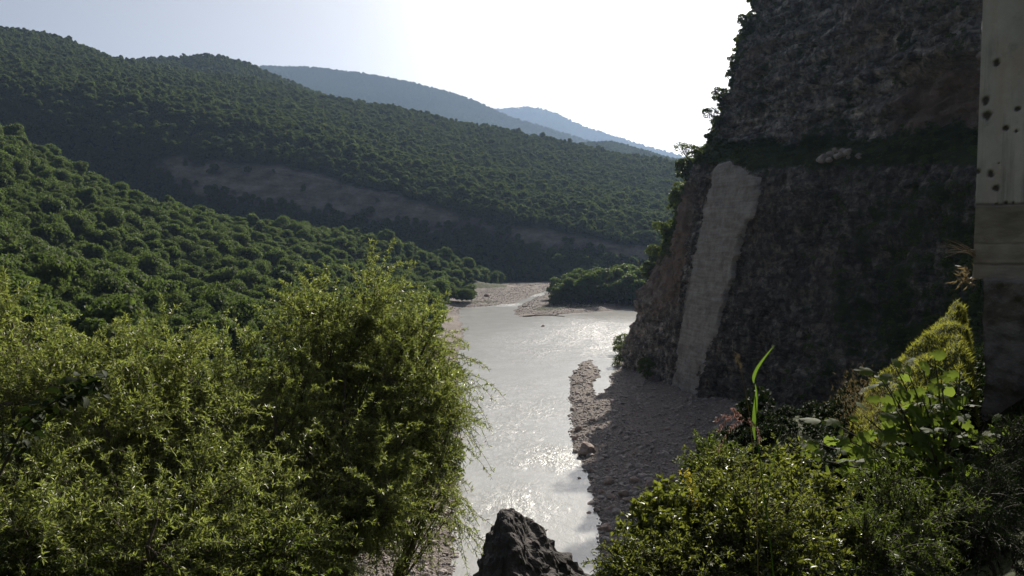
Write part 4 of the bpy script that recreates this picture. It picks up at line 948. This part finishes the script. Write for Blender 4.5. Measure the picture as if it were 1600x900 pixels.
# ------------------------------------------------------------------ fig with single lobed leaves
def fig_leaf(name, seed):
    g_ = np.random.default_rng(seed); pts_ = []
    out_ = [(0, 0), (.16, .02), (.34, .16), (.40, .30), (.26, .38), (.36, .58), (.30, .72), (.14, .66), (.10, .86), (0, 1.0)]
    right = [(a * g_.uniform(.85, 1.15), b_ * g_.uniform(.95, 1.05)) for a, b_ in out_]; left = [(-a * g_.uniform(.85, 1.1), b_) for a, b_ in right[1:-1]][::-1]
    o2 = right + left; v_ = [(0, .42, 0.0)] + [(a, b_, -0.35 * abs(a) ** 1.3 * 0.9 + .10 * b_ - .22 * b_ * b_ + g_.normal(0, .012)) for a, b_ in o2]
    n_ = len(o2); me_ = np_mesh(name, np.array(v_), None, [(0, 1 + i, 1 + (i + 1) % n_) for i in range(n_)]); me_.materials.append(M['fig']); return me_
fl = [fig_leaf('leaf', 640 + i) for i in range(4)]
FB = P(1440, 800, 9.6); FB[2] = min(gz(FB[0], FB[1]), FB[2])
fig = thing('fig_tree', 'spreading fig with large lobed leaves in front of the grassy spur', 'tree', tuple(FB))
g = np.random.default_rng(97)
tips = [(1400, 575, 9.6), (1440, 570, 9.6), (1460, 560, 9.7), (1375, 590, 9.5), (1500, 575, 9.7), (1270, 690, 9), (1300, 660, 9), (1330, 690, 8.8), (1350, 650, 9.1), (1385, 600, 9.4), (1400, 640, 9), (1420, 585, 9.5), (1440, 620, 9.2), (1470, 590, 9.5), (1480, 650, 9.2), (1500, 700, 9), (1450, 690, 8.8), (1390, 700, 8.7), (1340, 730, 8.6), (1510, 610, 9.6), (1430, 660, 9), (1360, 690, 8.7), (1490, 740, 8.8), (1290, 720, 8.8), (1310, 690, 8.9), (1420, 720, 8.7), (1540, 660, 9.3)]
nleaf = 0
stem_end = np.array([0.1, -.1, (P(1430, 740, 9.3)[2] - FB[2])])
mb = MB(); mb.tube(bez(np.array([0, 0, -.3]), stem_end * .5 + [.1, 0, 0], stem_end, 8), np.linspace(.06, .045, 8), 7); obj('trunk', mb.mesh('trunk', True), M['dark_bark'], fig)
for k, tp_ in enumerate(tips):
    e = P(*tp_) - FB; mb = MB(); cur = bez(stem_end * g.uniform(.6, 1), stem_end * .5 + e * .5 + np.array([.15, 0, -.15]), e, 10); mb.tube(cur, np.linspace(.022, .006, 10), 5); fb_ = obj('branch', mb.mesh('branch'), M['dark_bark'], fig)
    for w in range(11):
        i = g.integers(5, 10); p0 = cur[i] + g.normal(0, .07, 3); s = g.uniform(.12, .25)
        a = g.uniform(0, 6.28); d = unit(np.array([math.cos(a), math.sin(a), g.uniform(-.55, .25)])); nr = unit(np.array([-.15, -.75, .8]) + g.normal(0, .5, 3))
        xax = unit(np.cross(d, nr)); zax = np.cross(xax, d)
        lo = obj('leaf', fl[g.integers(4)], None, fb_); p0 = p0 + d * .05
        lo.matrix_basis = Matrix(((xax[0] * s, d[0] * s, zax[0] * s, p0[0]), (xax[1] * s, d[1] * s, zax[1] * s, p0[1]), (xax[2] * s, d[2] * s, zax[2] * s, p0[2]), (0, 0, 0, 1)))

# ------------------------------------------------------------------ shrubs along the lower right
def shrub(name, label, lobes, seed, leaf, leafw, mat, twigs=90, lpm=55, cat='shrub', tw=(.18, .42)):
    c_ = np.mean([l[0] for l in lobes], 0); x_, y_ = c_[0], c_[1] + .2
    return willow(name, label, (x_, y_, min(gz(x_, y_), c_[2] - .5)), lobes, seed, lpm, twigs, leaf, 1.0, mat, cat, leafw, 'dark_bark', tw, .1, wr=.22)
shrub('broadleaf_shrub', 'bright light-green shrub with oval leaves beside the scree', [lobe(1062, 822, 7, .22, .3, .14), lobe(1030, 860, 7, .22, .3, .16), lobe(1105, 835, 7, .26, .3, .2), lobe(1085, 890, 6.8, .38, .3, .18)], 701, .075, .55, 'shrub', 95, 50)
shrub('weedy_shrub', 'yellowish weedy shrub right of the bright oval-leaved one', [lobe(1150, 790, 7.2, .28, .3, .25), lobe(1130, 850, 6.8, .3, .3, .25), lobe(1160, 890, 6.4, .4, .3, .2), lobe(1075, 905, 6.2, .35, .3, .13), lobe(1195, 830, 6.8, .3, .3, .28), lobe(1140, 760, 8.2, .18, .3, .2)], 702, .04, .42, 'shrub', 150, 85)
shrub('dark_shrub', 'dark green shrub below the fig leaves', [lobe(1260, 790, 7.6, .36, .4, .36), lobe(1290, 860, 7, .4, .4, .28), lobe(1250, 890, 6.4, .4, .3, .2), lobe(1220, 750, 8.4, .25, .3, .25)], 703, .062, .42, 'shrub', 110, 60)
shrub('fine_shrub', 'fine-leaved dark thicket at the lower right below the fig', [lobe(1370, 800, 7.4, .45, .4, .4), lobe(1450, 850, 7, .5, .4, .4), lobe(1360, 880, 6.6, .5, .4, .3)], 704, .05, .2, 'bush', 170, 90)
shrub('corner_thicket', 'shaded brownish thicket in the lower right corner', [lobe(1540, 800, 7.6, .5, .4, .55), lobe(1590, 720, 8.4, .4, .4, .55), lobe(1560, 880, 7, .55, .4, .4)], 705, .05, .22, 'dark_leaf', 150, 80)
shrub('moss_bush', 'low green bush on the slope left of the scree, beneath the reed', [lobe(1100, 720, 12.5, .35, .4, .35), lobe(1150, 715, 12.5, .4, .4, .35), lobe(1120, 760, 11.5, .45, .4, .3)], 706, .06, .4, 'bush', 80, 60)
shrub('ground_weeds', 'low weeds along the bottom edge right of the dark rock', [lobe(985, 902, 6.4, .14, .2, .08), lobe(1020, 900, 6.2, .22, .2, .1)], 707, .035, .4, 'shrub', 110, 80)
shrub('leafy_undergrowth', 'dark undergrowth along the bottom left beneath the willows', [lobe(100, 890, 8.5, .9, .5, .35), lobe(270, 895, 8.8, .8, .5, .3), lobe(420, 900, 9.2, .7, .5, .3), lobe(0, 870, 8.5, .7, .5, .5)], 708, .07, .35, 'bush', 80, 60, tw=(.3, .6))
gq = np.random.default_rng(98)
sq = np.c_[gq.uniform(2.5, 22, 5200), gq.uniform(9, 48, 5200)]; sh = ground_h(sq[:, 0], sq[:, 1])
okq = gq.uniform(size=len(sq)) < np.clip(0.75 + fbm(np.c_[sq / 3.0, sq[:, :1] * 0], 3, 95), 0, 1)
sp3 = np.c_[sq, sh - 0.1][okq]
dk = crown_mesh('foliage', 1.0, 1.1, 291, 420, 0.13, 8, 0.05, core=False); dk.materials.append(M['dark_leaf'])  # spur tufts take the dark leaf so the cliff's shade is painted in
sbp = np.array([9.0, 29.0, gz(9.0, 29.0)]); sbt = thing('slope_bush', 'low bush with shade-darkened leaves on the crest of the steep spur behind the reed', 'bush', tuple(sbp)); dko = obj('foliage', dk, None, sbt); dko['kind'] = 'stuff'
scatter('slope_vegetation', sp3, gq.uniform(0, 6.28, len(sp3)), gq.uniform(0.12, 0.45, len(sp3)), np.zeros(len(sp3)), [dko], 'low growth with shade-darkened leaves on the steep spur between the shrubs and the scree', 'vegetation')
# dry yellow spur of grass below the fig, left
g = np.random.default_rng(99)
t = thing('dry_grass_clump', 'tawny dry grass clump between the fig and the cliff', 'dry grass', tuple(P(1345, 640, 11.5)))
gp = np.array([P(1345 + a, 630 + b_, 11.5) for a, b_ in zip(g.normal(0, 14, 900), g.normal(0, 18, 900))]) + g.normal(0, .12, (900, 3)) - np.array(t.location)
d = unit(np.c_[g.normal(-.2, .4, 900), g.normal(0, .4, 900), g.uniform(.4, 1, 900)]); v, tri = leaf_tris(gp, d, rand_dirs(900, g), g.uniform(.04, .09, 900), .007); obj('blades', np_mesh('blades', v, None, tri), M['dry_grass'], t)['kind'] = 'stuff'

# ------------------------------------------------------------------ reed, stalk and flower spike
RD = 4.6
def rel(px, py, d, o): return P(px, py, d) - o
RB = P(1217, 960, RD); RB[2] -= .3
reed = thing('reed', 'tall single reed with a bright blade and pink drooping seed head', 'reed', tuple(RB))
mb = MB(); k_ = np.array([rel(1217, 1000, RD, RB), rel(1205, 860, RD, RB), rel(1192, 760, RD, RB), rel(1184, 690, RD, RB), rel(1180, 620, RD, RB)]); u = np.linspace(0, 1, 24); kt = np.linspace(0, 1, 5)
mb.tube(np.stack([np.interp(u, kt, k_[:, j]) for j in range(3)], 1), np.linspace(.0045, .003, 24), 6); obj('stem', mb.mesh('stem', True), M['reed'], reed)
def blade(pts_px, widths, twist=0.0):
    c_ = np.array([rel(a, b_, RD + e, RB) for a, b_, e in pts_px]); tt_ = np.linspace(0, 1, len(c_)); u_ = np.linspace(0, 1, 24)
    from_sp = np.stack([np.interp(u_, tt_, c_[:, j]) for j in range(3)], 1); ker_ = np.ones(5) / 5
    sp = np.stack([np.convolve(np.pad(from_sp[:, j], 2, mode='edge'), ker_, 'valid') for j in range(3)], 1)
    w_ = np.interp(u_, np.linspace(0, 1, len(widths)), widths)[:, None]; tn = unit(np.gradient(sp, axis=0))
    sd_ = unit(np.cross(tn, np.array([0.25, 1.0, 0.1]))); up_ = np.cross(sd_, tn)
    v_ = np.stack([sp - sd_ * w_ + up_ * w_ * .35, sp, sp + sd_ * w_ + up_ * w_ * .35], 1); return np_mesh('blade', v_, grid_quads(24, 3), smooth=True)
obj('blade', blade([(1178, 600, 0), (1177, 590, 0), (1183, 575, -.05), (1195, 558, -.1), (1212, 537, -.2)], [.002, .0095, .0085, .005, .0006]), M['reed'], reed)
obj('blade', blade([(1180, 690, 0), (1177, 665, .02), (1180, 640, .02), (1182, 615, 0), (1180, 598, 0)], [.003, .010, .013, .006, .0015]), M['reed'], reed)
obj('blade', blade([(1195, 780, 0), (1205, 740, .1), (1212, 700, .2), (1222, 668, .3)], [.0015, .0025, .002, .0006]), M['reed'], reed)
g = np.random.default_rng(101)
for k, path in enumerate((((1178, 668), (1160, 655), (1140, 670), (1123, 702)), ((1178, 665), (1150, 650), (1130, 648), (1117, 658)), ((1180, 664), (1172, 655), (1184, 670), (1188, 688)), ((1165, 655), (1150, 642), (1146, 638)), ((1155, 650), (1135, 655), (1122, 672)))):
    c_ = np.array([rel(a, b_, RD - .05 * k * .3, RB) for a, b_ in path]); u = np.linspace(0, 1, 14); cur = np.stack([np.interp(u, np.linspace(0, 1, len(c_)), c_[:, j]) for j in range(3)], 1)
    s = obj('seed_spray', None, None, reed) if False else None
    mb = MB(); mb.tube(cur, .0012, 3)
    n = 60; i = g.integers(4, 14, n); b_ = cur[i] + g.normal(0, .004, (n, 3)); d = unit(np.c_[g.normal(-.2, .4, n), g.normal(0, .4, n), g.normal(-.7, .4, n)])
    v, tri = leaf_tris(b_, d, rand_dirs(n, g), g.uniform(.013, .023, n), .006); mb.add(v, None, tri); obj('seed_spray', mb.mesh('seed_spray'), M['seed'], reed)
SB = P(1185, 900, 4.8)
st = thing('dry_stalk', 'thin dry grass stalk standing just left of the reed', 'grass stalk', tuple(SB)); mb = MB()
c_ = np.array([P(1185, 960, 4.8) - SB, P(1182, 760, 4.8) - SB, P(1170, 640, 4.8) - SB, P(1158, 580, 4.8) - SB, P(1150, 556, 4.8) - SB]); u = np.linspace(0, 1, 20); cur = np.stack([np.interp(u, np.linspace(0, 1, 5), c_[:, j]) for j in range(3)], 1)
mb.tube(cur, np.linspace(.003, .0012, 20), 4); obj('stem', mb.mesh('stem'), M['dry_grass'], st)
n = 40; b_ = cur[g.integers(15, 20, n)] + g.normal(0, .008, (n, 3)); v, tri = leaf_tris(b_, unit(np.c_[g.normal(0, .4, n), g.normal(0, .4, n), g.uniform(.3, 1, n)]), rand_dirs(n, g), .02, .003); obj('seed_spray', np_mesh('seed_spray', v, None, tri), M['dry_grass'], st)
FBs = P(1092, 830, 6.9); fs = thing('flower_spike', 'yellow flowering spike above the bright oval-leaved shrub', 'flower', tuple(FBs))
cur = bez(P(1092, 850, 6.9) - FBs, P(1092, 790, 6.9) - FBs, P(1072, 738, 6.9) - FBs, 14); mb = MB(); mb.tube(cur, .003, 4); obj('stem', mb.mesh('stem'), M['shrub'], fs)
n = 120; i = g.integers(7, 14, n); b_ = cur[i] + g.normal(0, .02, (n, 3)); v, tri = leaf_tris(b_, rand_dirs(n, g), rand_dirs(n, g), .03, .018); obj('petals', np_mesh('petals', v, None, tri), M['yellow'], fs)['kind'] = 'stuff'

# ------------------------------------------------------------------ dark large-leaved branch on the left
BB = P(-60, 800, 6.2); BB[2] = min(gz(BB[0], BB[1]), BB[2])
sap = thing('dark_sapling', 'dark large-leaved branch reaching in front of the willows at left', 'sapling', tuple(BB))
oval = []
for i in range(2):
    yv = np.array([0, .2, .45, .7, .9, 1.0]); wv = np.array([0.02, .26, .36, .28, .1, 0.0]); zc = -.25 * yv ** 2
    L_ = np.stack([-wv, yv, zc + wv * .3], 1); Cc_ = np.stack([0 * yv, yv, zc], 1); R_ = np.stack([wv, yv, zc + wv * .3], 1)
    me_ = np_mesh('leaf', np.stack([L_, Cc_, R_], 1), grid_quads(6, 3)); me_.materials.append(M['dark_leaf']); oval.append(me_)
g = np.random.default_rng(103)
main = np.array([P(*q_) - BB for q_ in ((-60, 860, 6.2), (0, 740, 6.2), (40, 660, 6.2), (80, 630, 6.1), (125, 605, 6.0), (160, 598, 5.9))]); u = np.linspace(0, 1, 30); cur = np.stack([np.interp(u, np.linspace(0, 1, 6), main[:, j]) for j in range(3)], 1)
mb = MB(); mb.tube(cur, np.linspace(.014, .004, 30), 6); obj('stem', mb.mesh('stem', True), M['dark_bark'], sap)
for k in range(120):
    i = g.integers(9, 30); p0 = cur[i] + g.normal(0, .05, 3); s = g.uniform(.06, .11); a = g.uniform(0, 6.28); d = unit(np.array([math.cos(a), math.sin(a) * .6, g.uniform(-.9, .3)])); nr = unit(np.array([0, 0, 1.0]) + g.normal(0, .5, 3)); xax = unit(np.cross(d, nr)); zax = np.cross(xax, d)
    lo = obj('leaf', oval[k % 2], None, sap)
    lo.matrix_basis = Matrix(((xax[0] * s, d[0] * s, zax[0] * s, p0[0]), (xax[1] * s, d[1] * s, zax[1] * s, p0[1]), (xax[2] * s, d[2] * s, zax[2] * s, p0[2]), (0, 0, 0, 1)))

# ------------------------------------------------------------------ haze
hb = np.array([(x_, y_, z_) for z_ in (-5, 1950) for y_ in (-150, 12600) for x_ in (-5200, 6200)], float)
hz = obj('haze', np_mesh('haze', hb, [(0, 2, 3, 1), (4, 5, 7, 6), (0, 1, 5, 4), (2, 6, 7, 3), (0, 4, 6, 2), (1, 3, 7, 5)]))
m, nt, out = new_mat('haze'); pv = N(nt, 'ShaderNodeVolumePrincipled'); pv.inputs['Color'].default_value = (0.48, 0.67, 1.0, 1); pv.inputs['Density'].default_value = 0.47e-4; pv.inputs['Anisotropy'].default_value = 0.35
nt.links.new(pv.outputs[0], out.inputs['Volume']); hz.data.materials.append(m)
tag(hz, 'pale blue summer haze filling the valley', 'haze', kind='stuff')
